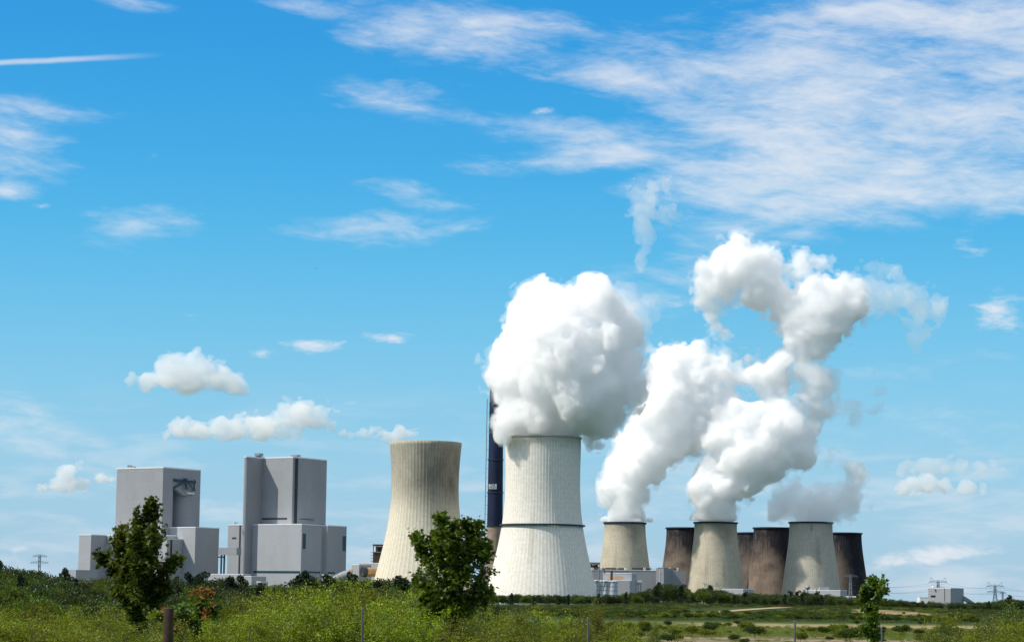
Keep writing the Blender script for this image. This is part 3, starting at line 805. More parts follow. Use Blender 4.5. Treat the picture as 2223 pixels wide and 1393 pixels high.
for k in range(4):
    z = at(808, 1199 + k * 6.5, Yo).z; mb = MB().box((o0.x - 2.6, Yo + 2, z), (2.55, 0, 0), (0, 2, 0), (0, 0, 0.5))
    mb.bar((o0.x - 2.5, Yo + 2, z), (o0.x - 2.5, Yo + 2, z + 1.6), 0.25)
    mb.build('landing', MAT['dark'], ob)
# brown remains by the chimney foot and a pale shed between the two big towers
ob = thing('boiler_structure', 'rusty brown plant block at the foot of the dark chimney', 'industrial building', flat(at(1050, 1245, 2380)))
a, b = at(1040, 1238, 2380), at(1068, 1238, 2380)
MB().box((a.x, 2380, 0), (b.x - a.x, 0, 0), (0, 20, 0), (0, 0, a.z)).build('walls', MAT['rust'], ob)
MB().box((a.x + 3, 2378, a.z - 0.02), (5, 0, 0), (0, 8, 0), (0, 0, 2.2)).build('roof_housing', MAT['oldconc'], ob)
shed('low_building', 'pale low shed in the gap between the two tall towers', 'building', 1062, 1257.5, 1030, 1075, 2280)

# ------------------------------------------------------------------ plant in front of the old towers
Yh = 2600
hall = thing('turbine_hall', 'long grey hall with roof ducts in front of the old towers', 'industrial building', flat(at(1262, 1300, Yh)))
def hbox(px0, px1, py, Y, depth, m, name, parent, z0=0.0, extra=0):
    a, b = at(px0, py, Y), at(px1, py, Y)
    return MB().box((a.x, Y, z0), (b.x - a.x, 0, 0), (0, depth, 0), (0, 0, (a.z + b.z) / 2 - z0)).build(name, MAT[m], parent)
hbox(1262, 1430, 1237.5, Yh, 60, 'clad', 'hall_wall', hall)
hbox(1448, 1489, 1238.5, Yh, 60, 'cladmid', 'hall_wall', hall)
a, b = at(1262, 1237.2, Yh - .3), at(1430, 1237.2, Yh - .3)
MB().box((a.x, Yh - 0.3, (a.z+b.z)/2 - .05), (b.x - a.x, 0, 0), (0, 60, 0), (0, 0, 0.5)).build('roof_edge', MAT['coping'], hall)
# stair tower
Cst = at(1435.0, 1232.6, Yh - 12)
block(MB(), on_plane(1441, 1232.6, Cst, T_), 10, 24, Cst.z).build('stair_tower', MAT['cladmid'], hall)
for k in range(10):
    p = on_plane(1432.0, 1240 + k * 4.6, Cst, T_)
    MB().box(p - W_*0.5, T_*1.3, W_*0.5, Vector((0, 0, -1.5))).build('stair_window', MAT['silo'], hall)
# roof ducts on white V trestles
for (x0, x1) in ((1286, 1312), (1314, 1356), (1372, 1418), (1428, 1470)):
    p, q_ = at(x0, 1233.2, Yh + 8), at(x1, 1234.0, Yh + 8)
    MB().tube([p, q_], 1.1, 10).build('roof_duct', MAT['dark'], hall, smooth=True)
for x in (1286, 1304, 1340, 1357, 1399, 1415.5, 1454, 1470.5):
    p = at(x, 1235, Yh + 4); vb = MB()
    for sgn in (-1, 1): vb.bar((p.x, p.y, p.z - 2.2), (p.x + sgn * 1.1, p.y, p.z + 1.4), 0.55)
    vb.bar((p.x - 1.2, p.y, p.z + 1.5), (p.x + 1.2, p.y, p.z + 1.5), 0.45)
    vb.build('duct_trestle', MAT['white'], hall)
# old brown block behind the hall
Yk = 3000
ob = thing('boiler_structure', 'dark brown frame block peeping over the grey hall', 'industrial building', flat(at(1290, 1300, Yk)))
hbox(1268, 1304, 1223.5, Yk, 30, 'oldconc', 'storeys', ob)
a, b = at(1268, 1219.5, Yk - 1), at(1304, 1219.5, Yk - 1)
zz_ = at(1285, 1223.4, Yk).z
mb = MB()
for k in range(13): mb.box((a.x + (b.x - a.x) * k / 12.6, Yk - 1, zz_), (0.6, 0, 0), (0, 0.6, 0), (0, 0, a.z - zz_))
mb.box((a.x, Yk - 1.2, a.z - 1.2), (b.x - a.x, 0, 0), (0, 30, 0), (0, 0, 1.0)); mb.build('top_frame', MAT['rust'], ob)
hbox(1285.5, 1290.5, 1224.5, Yk - 1, 1.2, 'tan', 'pale_panel', ob, at(1285, 1227.5, Yk).z)
# front block with orange lettering
Yf = 2480
fb = thing('filter_building', 'grey stepped block with orange lettering behind the silos', 'industrial building', flat(at(1340, 1300, Yf)))
Cf = at(1371.5, 1244.4, Yf)
Lf = on_plane(1308, 1244.4, Cf, T_); Rf = on_plane(1383.5, 1245, Cf, W_)
AL2 = R(10)
T2, W2 = Vector((math.cos(AL2), -math.sin(AL2), 0)), Vector((math.sin(AL2), math.cos(AL2), 0))
def blk2(C, px_l, px_r, py, z0=0.0):
    L = on_plane(px_l, py, C, T2); Q = on_plane(px_r, py + .3, C, W2)
    c_ = flat(C); l_, w_ = dist_u(C, L), min(45, dist_u(C, Q))
    return [c_ - T2*l_, c_, c_ + W2*w_, c_ + W2*w_ - T2*l_]
fp = blk2(Cf, 1309, 1383.5, 1244.4)
MB().prism(fp, 0, Cf.z).build('upper_block', MAT['clad2'], fb)
MB().prism([p + (p - sum(fp, Vector()) / 4).normalized() * .3 for p in fp], Cf.z - .05, Cf.z + .5).build('roof_edge', MAT['coping'], fb)
Cg = at(1367, 1260.4, Yf - 16); gp = blk2(Cg, 1287, 1372, 1260.4)
MB().prism(gp, 0, Cg.z).build('lower_block', MAT['clad2'], fb)
MB().prism([p + (p - sum(gp, Vector()) / 4).normalized() * .3 for p in gp], Cg.z - .05, Cg.z + .4).build('roof_edge', MAT['coping'], fb)
# lettering: a row of upright orange letter strokes, unreadable at this distance
p0 = on_plane(1337, 1252.3, Cf, T2)
pl = on_plane(1322, 1255.0, Cf, T2); prr = on_plane(1352.5, 1250.2, Cf, T2)
# (the sign cannot be read at this distance: worn orange strokes of letter height)
lm = MB(); zc = (pl.z + prr.z) / 2; zh = (prr.z - pl.z) * 0.5; wl_ = dist_u(pl, prr); rs_ = random.Random(4); w0 = 0.0
while w0 < wl_ - 0.8:
    ww = rs_.uniform(0.7, 1.3)
    lm.box(Vector((pl.x, pl.y, zc - zh * rs_.uniform(.75, 1))) + T2 * w0 - W2 * 0.3, T2 * ww, W2 * 0.35, Vector((0, 0, zh * rs_.uniform(1.5, 2)))); w0 += ww + rs_.uniform(.25, .5)
lm.build('lettering', MAT['orange'], fb)
# stacks
st = thing('flue_stack', 'slim pale vent stack standing above the silos', 'stack', flat(at(1300.6, 1296, 2440)))
p = at(1300.8, 1228.5, 2440)
MB().tube([(p.x, 2440, 0), (p.x, 2440, p.z)], 0.75, 12).build('shaft', MAT['steel'], st, smooth=True)
MB().lathe((p.x, 2440), [(0.9, p.z - 0.3), (1.2, p.z), (1.2, p.z + 0.9), (0.9, p.z + 1.1)], 12).build('cap', MAT['white'], st)
st = thing('flue_stack', 'rusty brown bent pipe against the grey stepped block', 'pipe', flat(at(1328, 1296, 2445)))
p, q_ = at(1327.8, 1237, 2445), at(1312.5, 1233.6, 2445)
MB().tube([(p.x, 2445, 0), (p.x, 2445, p.z)], 1.25, 12).build('shaft', MAT['rust'], st, smooth=True)
MB().tube([(q_.x, 2445.2, q_.z - 5), (q_.x, 2445.2, q_.z - .3), (q_.x + .6, 2445.2, q_.z + .2), (p.x + 10, 2445.2, q_.z)], 0.6, 8).build('cross_pipe', MAT['rust'], st, smooth=True)
# silos
for lab, x0, x1, y0 in (('first slim grey silo nearest the white tower', 1289.5, 1299.5, 1260.5), ('narrow pale silo second from the white tower', 1302.3, 1308, 1261.0), ('ringed pale silo left of the widest silo', 1309.3, 1321, 1261.4), ('widest ringed pale silo in front of the grey stepped block', 1322.3, 1341, 1262.0)):
    Ys = 2420; a, b = at(x0, y0, Ys), at(x1, y0, Ys); r = (b.x - a.x) / 2; cx_ = (a.x + b.x) / 2
    s_ = thing('silo', lab, 'silo', (cx_, Ys, 0), 'metal silos')
    MB().lathe((cx_, Ys), [(r, 0), (r, a.z)], 28).build('barrel', MAT['silo'], s_, smooth=True)
    for k in range(4):
        z = a.z - 1.0 - k * 4.2
        MB().lathe((cx_, Ys), [(r - .05, z), (r + .16, z), (r + .16, z + .3), (r - .05, z + .3)], 28, closed=True).build('hoop', MAT['dark'], s_)
    MB().lathe((cx_, Ys), [(r + .3, a.z + .02), (r + .3, a.z + .6), (r * .3, a.z + 1.4)], 28).build('lid', MAT['coping'], s_, smooth=True)
a, b = at(1286, 1259.2, 2416), at(1345, 1259.2, 2416)
cw = thing('catwalk', 'pale catwalk across the silo tops', 'catwalk', (a.x, 2416, 0))
MB().box((a.x, 2416, a.z + .1), (b.x - a.x, 0, 0), (0, 1.2, 0), (0, 0, 0.35)).build('deck', MAT['white'], cw)
mb = MB()
for k in range(16):
    x = a.x + (b.x - a.x) * k / 15; mb.bar((x, 2416.1, a.z + .4), (x, 2416.1, a.z + 1.5), .12)
mb.bar((a.x, 2416.1, a.z + 1.5), (b.x, 2416.1, a.z + 1.5), .14); mb.build('railing', MAT['steel'], cw)
tk = thing('storage_tank', 'white lying tank on the right of the grey stepped block', 'tank', flat(at(1389, 1300, 2520)))
p, q_ = at(1383, 1263.2, 2520), at(1394.5, 1263.2, 2520)
e = (q_ - p).normalized()
MB().tube([p, p + e*(q_-p).length*.7, p + e*(q_-p).length*.9, q_], [2.2, 2.2, 1.7, .4], 18).build('vessel', MAT['white'], tk, smooth=True)
mb = MB()
for t in (.2, .7): MB().box(p + (q_-p)*t + Vector((-.3, -1, -p.z)), (.6, 0, 0), (0, 2, 0), (0, 0, p.z - 2)).build('saddle', MAT['dark'], tk)
# small blocks further right
r, C = shed('low_building', 'flat white building before the brown and middle towers', 'building', 1613.5, 1278.6, 1568, 1637, 2700, 'clad2')
r, C = shed('pump_house', 'white flat building with a ball tank at the grey tower foot', 'building', 1824, 1281.4, 1745, 1838, 2600, 'clad2')
on_face(MB(), C, T_, -W_, (1772.0, 1280), (1773.4, 1296)).build('corner_slot', MAT['dark'], r)
hbox(1744.5, 1749, 1279.5, 2590, 8, 'cladmid', 'dark_bay', r)
p = at(1785, 1280, 2620)
MB().box((at(1775, 0, 2620).x, 2620, C.z), (at(1794.5, 0, 2620).x - at(1775, 0, 2620).x, 0, 0), (0, 9, 0), (0, 0, at(1785, 1273, 2620).z - C.z)).build('roof_house', MAT['cladmid'], r)
p = at(1761, 1279.4, 2600)
for k in range(3): MB().box((p.x + k * 4, 2601, C.z + .5), (.9, 0, 0), (0, .9, 0), (0, 0, 1.5)).build('roof_vent', MAT['white'], r)
p = at(1753.5, 1274.8, 2585)
bt = thing('ball_tank', 'round grey ball tank on a stem before the grey tower', 'tank', (p.x, 2585, 0))
prof = [(0.3 + 2.4 * math.cos(t), p.z + 2.4 * math.sin(t)) for t in np.linspace(-1.45, 1.5, 14)]
MB().lathe((p.x, 2585), prof, 20).build('ball', MAT['steel'], bt, smooth=True)
MB().lathe((p.x, 2585), [(0.6, 0), (0.6, p.z - 2.2)], 10).build('stem', MAT['steel'], bt)
shed('low_building', 'white roof strip at the foot of the darkest tower', 'building', 1858, 1294.4, 1836, 1866, 2550)
# portal frame before the middle tower
pf = thing('gantry', 'thin dark lattice gantry before the middle tower, above the trees', 'gantry', flat(at(1545, 1290, 2500)))
mb = MB(); A = lambda x, y: at(x, y, 2500)
for seg in (((1527, 1264), (1531, 1272)), ((1531, 1272), (1543, 1270)), ((1543, 1270), (1562, 1272)), ((1562, 1272), (1552, 1264)), ((1527, 1264), (1536, 1270)), ((1552, 1270), (1558, 1263.5)), ((1530, 1269), (1540, 1266)), ((1541, 1272), (1541, 1290)), ((1546, 1272), (1546, 1290)), ((1541, 1280), (1546, 1274)), ((1541, 1274), (1546, 1280))):
    mb.bar(A(*seg[0]), A(*seg[1]), .45)
mb.build('lattice', MAT['pylon'], pf)
p = A(1539, 1271.5); MB().box((p.x, 2499, A(1540, 1278).z), (4.4, 0, 0), (0, 3, 0), (0, 0, A(1540, 1271.5).z - A(1540, 1278).z)).build('panel', MAT['steel'], pf)

# ------------------------------------------------------------------ coal bunker building at the far right
Yr = 2300
Cr = at(2063.5, 1276.4, Yr)
rb = thing('bunker_house', 'grey windowless block with a dark slot at far right beyond the scrub', 'industrial building', flat(Cr))
AL3 = R(40); T3, W3 = Vector((math.cos(AL3), -math.sin(AL3), 0)), Vector((math.sin(AL3), math.cos(AL3), 0))
L = on_plane(2014.8, 1276.0, Cr, T3); Q = on_plane(2092, 1277.2, Cr, W3)
c = flat(Cr); l_, w_ = dist_u(Cr, L), dist_u(Cr, Q)
MB().prism([c - T3*l_, c, c + W3*w_, c + W3*w_ - T3*l_], 0, Cr.z).build('walls', MAT['clad'], rb)
MB().prism([c - T3*(l_+.2), c + T3*.2, c + W3*w_ + T3*.2, c + W3*w_ - T3*l_], Cr.z - .05, Cr.z + .5).build('roof_edge', MAT['coping'], rb)
on_face(MB(), Cr, T3, -W3, (2050.2, 1276.5), (2051.4, 1304)).build('seam_slot', MAT['dark'], rb)
on_face(MB(), Cr, T3, -W3, (2020.8, 1291.2), (2030.8, 1295.4)).build('window', MAT['black'], rb)
p = at(2025, 1275.3, Yr + 10); MB().lathe((p.x, p.y), [(1.0, Cr.z + .4), (1.0, Cr.z + 1.4), (.4, Cr.z + 2)], 10).build('roof_vent', MAT['white'], rb)
d0, d1 = at(2091, 1297, Yr + 20), at(2114, 1310.5, Yr + 20)
cv = thing('conveyor', 'sloping grey conveyor gallery down from the far right block', 'conveyor', (d1.x, d1.y, 0))
MB().bar(d0, d1 + Vector((4, 0, -3)), 4.5, 4.0).build('gallery', MAT['cladmid'], cv)
MB().bar((d1.x - 3, d1.y, 0), (d1.x - 3, d1.y, d1.z), 1.0).build('trestle', MAT['dark'], cv)
a, b = at(1996.6, 1296.2, 2290), at(2016, 1296.4, 2290)
shd = thing('low_shed', 'bright white shed attached left of the far right block', 'shed', (a.x, 2290, 0))
MB().box((a.x, 2290, 0), (b.x - a.x, 0, 0), (0, 14, 0), (0, 0, a.z)).build('walls', MAT['white'], shd)
MB().box((a.x - .15, 2289.85, a.z), (b.x - a.x + .15, 0, 0), (0, 14.3, 0), (0, 0, .35)).build('roof', MAT['coping'], shd)

# ------------------------------------------------------------------ pylons and lines
def pylon(label, px, Y, arms, top_py, foot_hw=10, neck_hw=2.2, horns=True):
    """arms: (row, half width px)"""
    p = at(px, top_py, Y); k = Y / FPX
    root = thing('power_pylon', label, 'pylon', (p.x, Y, 0), 'lattice power pylons')
    H = at(px, arms[0][0], Y).z
    fh, nh = foot_hw * k * .5, neck_hw * k
    mb = MB()
    def half(z): return nh + (fh - nh) * max(0, (H * .7 - z) / (H * .7)) ** 1.2
    zs_ = [0, H*.22, H*.4, H*.55, H*.68, H*.8, H*.9, H]
    th = 0.40
    for i in range(len(zs_) - 1):
        za, zb = zs_[i], zs_[i+1]; ha, hb = half(za), half(zb)
        for sx in (-1, 1):
            for sy in (-1, 1):
                mb.bar((p.x + sx*ha, Y + sy*ha, za), (p.x + sx*hb, Y + sy*hb, zb), th)
            mb.bar((p.x + sx*ha, Y - ha, za), (p.x - sx*hb, Y - hb, zb), th * .6)
            mb.bar((p.x + sx*ha, Y + ha, za), (p.x - sx*hb, Y + hb, zb), th * .6)
        mb.bar((p.x - hb, Y - hb, zb), (p.x + hb, Y - hb, zb), th * .6)
    mb.build('mast', MAT['pylon'], root)
    ends = []
    for row, aw in arms:
        z = at(px, row, Y).z; a = aw * k; am = MB()
        for sgn in (-1, 1):
            am.bar((p.x, Y - .8, z + 1.0), (p.x + sgn*a, Y, z - .9), .38); am.bar((p.x, Y - .8, z - 1.4), (p.x + sgn*a, Y, z - 1.1), .38)
            for t in (.2, .4, .6, .8):
                am.bar((p.x + sgn*a*t, Y - .8*(1-t), z + 1.0 - 1.9*t), (p.x + sgn*a*(t+.1), Y - .5*(1-t), z - 1.35), .22)
            for t in (.35, .65, .97):
                am.bar((p.x + sgn*a*t, Y, z - 1.2), (p.x + sgn*a*t, Y, z - 3.0), .3); ends.append((p.x + sgn*a*t, Y, z - 3.0))
            if horns and row == arms[0][0]:
                am.bar((p.x + sgn*a*.45, Y, z + .1), (p.x + sgn*a*.80, Y, z + 4.6), .3); am.bar((p.x + sgn*a*.80, Y, z + 4.6), (p.x + sgn*a*.84, Y, z - .6), .26)
        am.build('crossarm', MAT['pylon'], root)
    return ends, root
e1, _ = pylon('lattice pylon rising right behind the far right grey block', 2036.5, 2900, [(1260.5, 19.5), (1273.5, 16)], 1258, 12)
e2, _ = pylon('two-armed lattice pylon right of the far right grey block', 2160, 2950, [(1270, 18.5), (1282, 16.5)], 1266, 14)
e3, _ = pylon('small faint pylon at the far right, behind the two-armed one', 2176.5, 3600, [(1284.5, 7)], 1282, 6, 1.4, False)
e4, _ = pylon('two-armed lattice pylon above the dark pines at far left', 86.5, 2700, [(1204.2, 15), (1218.5, 19)], 1202, 14, 2.0, False)
e5, _ = pylon('lattice pylon in front of the darkest cooling tower', 1846, 2450, [(1247.5, 15)], 1243, 9, 2.0, False)
wl = thing('power_line', 'faint sagging wires between the pylons on the right', 'power line', (e1[0][0], e1[0][1], 0))
def catenary(a, b, sag, name):
    a, b = Vector(a), Vector(b)
    MB().tube([a.lerp(b, t) - Vector((0, 0, sag * 4 * t * (1 - t))) for t in np.linspace(0, 1, 15)], .085, 5).build(name, MAT['wire'], wl)
for i in (2, 5, 8, 11):
    catenary(e1[i], e2[i], 3.0, 'wire'); q_ = e1[i]
    catenary(q_, at(1846, to_px(q_)[1] + 3, 2950), 4.0, 'wire')
    catenary(e2[i], at(2330, to_px(e2[i])[1] + 8, 3000), 3.0, 'wire')
# ------------------------------------------------------------------ steam: real volumes inside closed billowing surfaces
def bspline_w(n, spacing, rng):
    """(n, m) cubic B-spline weights from lattice to samples with a random phase"""
    t = np.arange(n) / spacing + rng.random()
    i = np.floor(t).astype(int); f = t - i
    m = i.max() + 4
    Wm = np.zeros((n, m), np.float32); r = np.arange(n)
    Wm[r, i] = (1 - f) ** 3 / 6; Wm[r, i + 1] = (3*f**3 - 6*f**2 + 4) / 6
    Wm[r, i + 2] = (-3*f**3 + 3*f**2 + 3*f + 1) / 6; Wm[r, i + 3] = f ** 3 / 6
    return Wm

def grid_noise(shape, spacing, rng):
    ws = [bspline_w(s, sp, rng) for s, sp in zip(shape, spacing)]
    L = rng.standard_normal([w.shape[1] for w in ws]).astype(np.float32)
    a = np.tensordot(ws[0], L, (1, 0))
    a = np.einsum('jb,abc->ajc', ws[1], a, optimize=True)
    a = np.einsum('kc,ajc->ajk', ws[2], a, optimize=True)
    return a / 0.36

def surface_nets(F, org, h):
    """F > 0 is inside; returns verts, quads"""
    ins = F > 0
    nx, ny, nz = F.shape
    acc = np.zeros((nx-1, ny-1, nz-1, 3), np.float32); cnt = np.zeros((nx-1, ny-1, nz-1), np.float32)
    corners = [(i, j, k) for i in (0, 1) for j in (0, 1) for k in (0, 1)]
    def sl(c): return tuple(slice(c[d], F.shape[d] - 1 + c[d]) for d in range(3))
    for a in range(8):
        for d in range(3):
            ca = corners[a]
            if ca[d]: continue
            cb = list(ca); cb[d] = 1; cb = tuple(cb)
            fa, fb = F[sl(ca)], F[sl(cb)]
            m = (fa > 0) != (fb > 0)
            t = np.where(m, fa / np.where(m, fa - fb, 1), 0)
            for e in range(3):
                acc[..., e] += np.where(m, ca[e] + (t if e == d else 0), 0)
            cnt += m
    act = cnt > 0
    idx = -np.ones(act.shape, np.int64); idx[act] = np.arange(act.sum())
    cell = np.argwhere(act)
    V = (cell + acc[act] / cnt[act][:, None]) * h + org
    Q = []
    for d in range(3):
        e, f = (d + 1) % 3, (d + 2) % 3
        s0 = [slice(None)] * 3; s1 = [slice(None)] * 3
        s0[d] = slice(0, -1); s1[d] = slice(1, None)
        a, b = ins[tuple(s0)], ins[tuple(s1)]
        inner = [slice(None)] * 3; inner[e] = slice(1, -1); inner[f] = slice(1, -1)
        ai, bi = a[tuple(inner)], b[tuple(inner)]
        P = np.argwhere(ai != bi)
        P[:, e] += 1; P[:, f] += 1
        flip = ai[ai != bi]
        def cellid(de, df):
            q = P.copy(); q[:, e] -= de; q[:, f] -= df
            return idx[q[:, 0], q[:, 1], q[:, 2]]
        quad = np.stack([cellid(1, 1), cellid(0, 1), cellid(0, 0), cellid(1, 0)], 1)
        quad[~flip] = quad[~flip][:, ::-1]
        Q.append(quad)
    return V, np.concatenate(Q)

def billow(name, blobs, Y, h, mat, parent=None, root=None, seed=1, amp=0.30, lump=26.0, thr=0.0, squash=1.0, rim=None, fray=0.0, flat_z=None, soft=0.25, stretch=(1, 1, 1), rough=0.72, spill=False, halo=None):
    halo = 3.2 * h if halo is None else halo
    """blobs: (px, py, radius px, depth offset in px) -> closed billowing mesh, metres.
    lump: size of the largest billows in metres; fray tears the outline into wisps"""
    rng = np.random.default_rng(seed)
    k = Y / FPX
    C = np.array([[*at(b[0], b[1], Y)] for b in blobs]); C[:, 1] += np.array([b[3] * k for b in blobs])
    Rr = np.array([b[2] * k for b in blobs])
    pad = lump * 0.5 + 3 * h
    lo, hi = (C - Rr[:, None]).min(0) - pad, (C + Rr[:, None]).max(0) + pad
    shape = np.ceil((hi - lo) / h).astype(int) + 1
    X = (lo[0] + h * np.arange(shape[0])).astype(np.float32)[:, None, None]
    Yg = (lo[1] + h * np.arange(shape[1])).astype(np.float32)[None, :, None]
    Z = (lo[2] + h * np.arange(shape[2])).astype(np.float32)[None, None, :]
    # union of soft spheres in metres of signed distance (positive inside), blended
    kk = soft * float(np.median(Rr))
    A = np.zeros(tuple(shape), np.float32)
    for c, r in zip(C, Rr):
        d = r - np.sqrt((X - c[0]) ** 2 + (Yg - c[1]) ** 2 + ((Z - c[2]) / squash) ** 2)
        A += np.exp(np.clip(d / kk, -30, 30))
    F = kk * np.log(np.maximum(A, 1e-12))
    # billows: rounded lumps with sharp creases between them, several sizes
    s, w, tot = lump, 1.0, 0.0
    N = np.zeros(tuple(shape), np.float32)
    while s > 2.2 * h:
        sp = [s * q / h for q in stretch]
        n = grid_noise(shape, sp, rng)
        N += w * (2.0 * np.minimum(np.sqrt(n * n + 0.10), 1.7) - 1.45) * s
        w *= rough * 1.55; s *= 0.5
    F0 = F
    F = F + amp * N
    if not fray: F = np.where(F0 < -0.36 * lump, np.minimum(F, -30.0 * h), F)
    if fray:
        s, w = lump * 1.2, 1.0
        N2 = np.zeros(tuple(shape), np.float32)
        while s > 2.2 * h:
            N2 += w * grid_noise(shape, [s * q / h for q in stretch], rng); w *= 0.6; s *= 0.5
        F = F + fray * float(np.median(Rr)) * N2
    F = F + thr
    if rim is not None:
        cx_, cy_, rt, zt = rim
        rho = np.sqrt((X - cx_) ** 2 + (Yg - cy_) ** 2)
        below = (Z < zt + 1.2) * np.ones_like(F, bool)
        wall = np.where(rho < rt - 2.5, (rt - 2.5) - rho, rho - (rt + 2.6)) * np.ones_like(F)
        F = np.where(below, np.minimum(F, wall), F)
        F = np.where((rho < rt + 2.6) & (Z < zt - 9), -5.0, F)
        if not spill: F = np.where((rho > rt - 1.5) & (Z < zt + 1.0), -5.0, F)
    if flat_z is not None:
        F = np.minimum(F, (Z - flat_z) * 0.6 + 0.25 * F)
    F[0], F[-1], F[:, 0], F[:, -1], F[:, :, 0], F[:, :, -1] = (-5.0,) * 6
    if halo:
        G = F + halo + 0.75 * halo * grid_noise(shape, [3.2] * 3, rng) + 0.9 * halo * grid_noise(shape, [9.0] * 3, rng)
        G = np.where(F < -2.6 * halo, -5.0, G)
        G[0], G[-1], G[:, 0], G[:, -1], G[:, :, 0], G[:, :, -1] = (-5.0,) * 6
        if rim is not None:
            G = np.where(below & (F < -1.0), -5.0, G)
        Vh, Qh = surface_nets(G, lo, h)
        offh = np.array(root['_o']) if root is not None else np.zeros(3)
        link_mesh('soft_edge', np_mesh('soft_edge', Vh - offh, Qh), SM['halo'], parent, True)
    V, Qd = surface_nets(F, lo, h)
    off = np.array(root['_o']) if root is not None else np.zeros(3)
    me = np_mesh(name, V - off, Qd)
    return link_mesh(name, me, mat, parent, True)

DENS = dict(thick=0.15, halo=0.03, mid=0.11, thin=0.045, wisp=0.020, puff=0.019, cloud=0.014, cloudthin=0.007)
SM = {k: steam_mat('steam_' + k, v, (0.995, 0.996, 0.998)) for k, v in DENS.items()}

def rim_of(t): return (t[1].x, t[1].y, t[2], t[3])

p = thing('steam_plume', 'huge round white steam cloud rising from the tall white cooling tower', 'steam plume', (towerR[1].x, towerR[1].y, towerR[3]), 'steam plumes')
billow('billow', [(1180, 938, 66, 0), (1182, 895, 74, 0), (1114, 836, 50, 0), (1225, 770, 128, 0), (1180, 690, 66, 10), (1215, 650, 38, 0), (1290, 690, 66, 0), (1296, 652, 38, -10),
    (1120, 790, 60, 0), (1098, 752, 18, 0), (1320, 770, 66, 20), (1280, 870, 76, 0), (1345, 825, 50, 0), (1150, 660, 30, 0), (1225, 815, 100, -60), (1200, 740, 80, -50), (1265, 810, 75, 60), (1345, 720, 40, 30), (1095, 815, 35, 0), (1330, 880, 35, 10)],
    2090, 0.95, SM['thick'], p, p, 3, 0.24, 22, rim=rim_of(towerR), thr=-4.0)
billow('spilling_puff', [(1092, 928, 19, -60), (1083, 946, 13, -55), (1108, 912, 24, -50), (1079, 926, 11, -40), (1092, 958, 11, -62), (1135, 905, 26, -60), (1095, 905, 22, -20)], 2090, 0.9, SM['mid'], p, p, 5, 0.26, 12, rim=rim_of(towerR), spill=True)
billow('shaded_puff', [(1290, 930, 26, 0), (1308, 940, 20, 0), (1280, 955, 16, 0), (1298, 962, 12, 0), (1325, 935, 12, 0), (1280, 915, 26, 0), (1310, 912, 18, 0)], 2105, 1.0, SM['mid'], p, p, 6, 0.26, 14, rim=rim_of(towerR), spill=True)
billow('ragged_veil', [(1370, 690, 34, 20), (1385, 740, 30, 20), (1350, 650, 24, 10), (1375, 635, 10, 10), (1378, 660, 9, 10), (1395, 800, 26, 20), (1400, 700, 22, 30)], 2110, 1.1, SM['wisp'], p, p, 8, 0.3, 16, fray=0.42, thr=-2.0, halo=0)

t = old[0]
p = thing('steam_plume', 'white steam column leaning right from the leftmost old tower', 'steam plume', (t[1].x, t[1].y, t[3]), 'steam plumes')
billow('billow', [(1357, 1128, 46, 0), (1357, 1090, 40, 0), (1360, 1055, 46, 0), (1352, 1040, 38, 0), (1375, 1010, 50, 0), (1395, 975, 52, 0), (1425, 950, 56, 0), (1455, 925, 62, 0), (1480, 880, 66, 0), (1440, 890, 50, 0), (1500, 830, 56, 0),
    (1450, 840, 44, 0), (1520, 800, 34, 0), (1540, 865, 50, 0), (1545, 920, 50, 10), (1580, 885, 26, 0), (1603, 884, 12, 0), (1500, 960, 40, 0), (1430, 990, 22, 0), (1510, 785, 22, 0)],
    2900, 1.15, SM['thick'], p, p, 12, 0.24, 20, rim=rim_of(t), thr=-4.5)
billow('ragged_veil', [(1445, 800, 30, 0), (1470, 775, 24, 0), (1500, 775, 26, 0), (1440, 770, 16, 0), (1570, 790, 18, 0), (1565, 815, 20, 0), (1585, 830, 14, 0), (1420, 820, 18, 0), (1600, 860, 10, 0)], 2900, 1.5, SM['mid'], p, p, 14, 0.3, 16, fray=0.3, thr=-1.5)

t = old[1]
p = thing('steam_plume', 'tallest twisting white steam column from the pale middle tower', 'steam plume', (t[1].x, t[1].y, t[3]), 'steam plumes')
billow('billow', [(1553, 1128, 47, 0), (1550, 1095, 42, 0), (1560, 1060, 46, 0), (1580, 1025, 48, 0), (1600, 985, 56, 0), (1590, 935, 44, 0), (1575, 905, 30, 0), (1625, 955, 50, 0), (1665, 960, 58, 0), (1690, 930, 55, 0), (1715, 965, 46, 0), (1700, 900, 30, 0),
    (1660, 1000, 46, 0), (1740, 975, 32, 0), (1560, 960, 30, -20), (1630, 1020, 30, 0), (1600, 1050, 30, 0)],
    2880, 1.15, SM['thick'], p, p, 22, 0.24, 20, rim=rim_of(t), thr=-4.5)
billow('bright_bulge', [(1514, 1060, 20, -40), (1505, 1068, 13, -40), (1526, 1080, 15, -45), (1518, 1096, 10, -45)], 2880, 1.1, SM['thick'], p, p, 23, 0.22, 12, rim=rim_of(t))
billow('drifting_column', [(1755, 930, 28, 0), (1768, 890, 30, 0), (1768, 850, 30, 0), (1755, 810, 26, 0), (1750, 775, 30, 0), (1755, 740, 42, 0), (1790, 890, 16, 0), (1790, 860, 18, 0), (1740, 720, 46, 0), (1780, 710, 48, 0)], 2900, 1.4, SM['thin'], p, p, 25, 0.28, 18, fray=0.14, thr=-4.0)
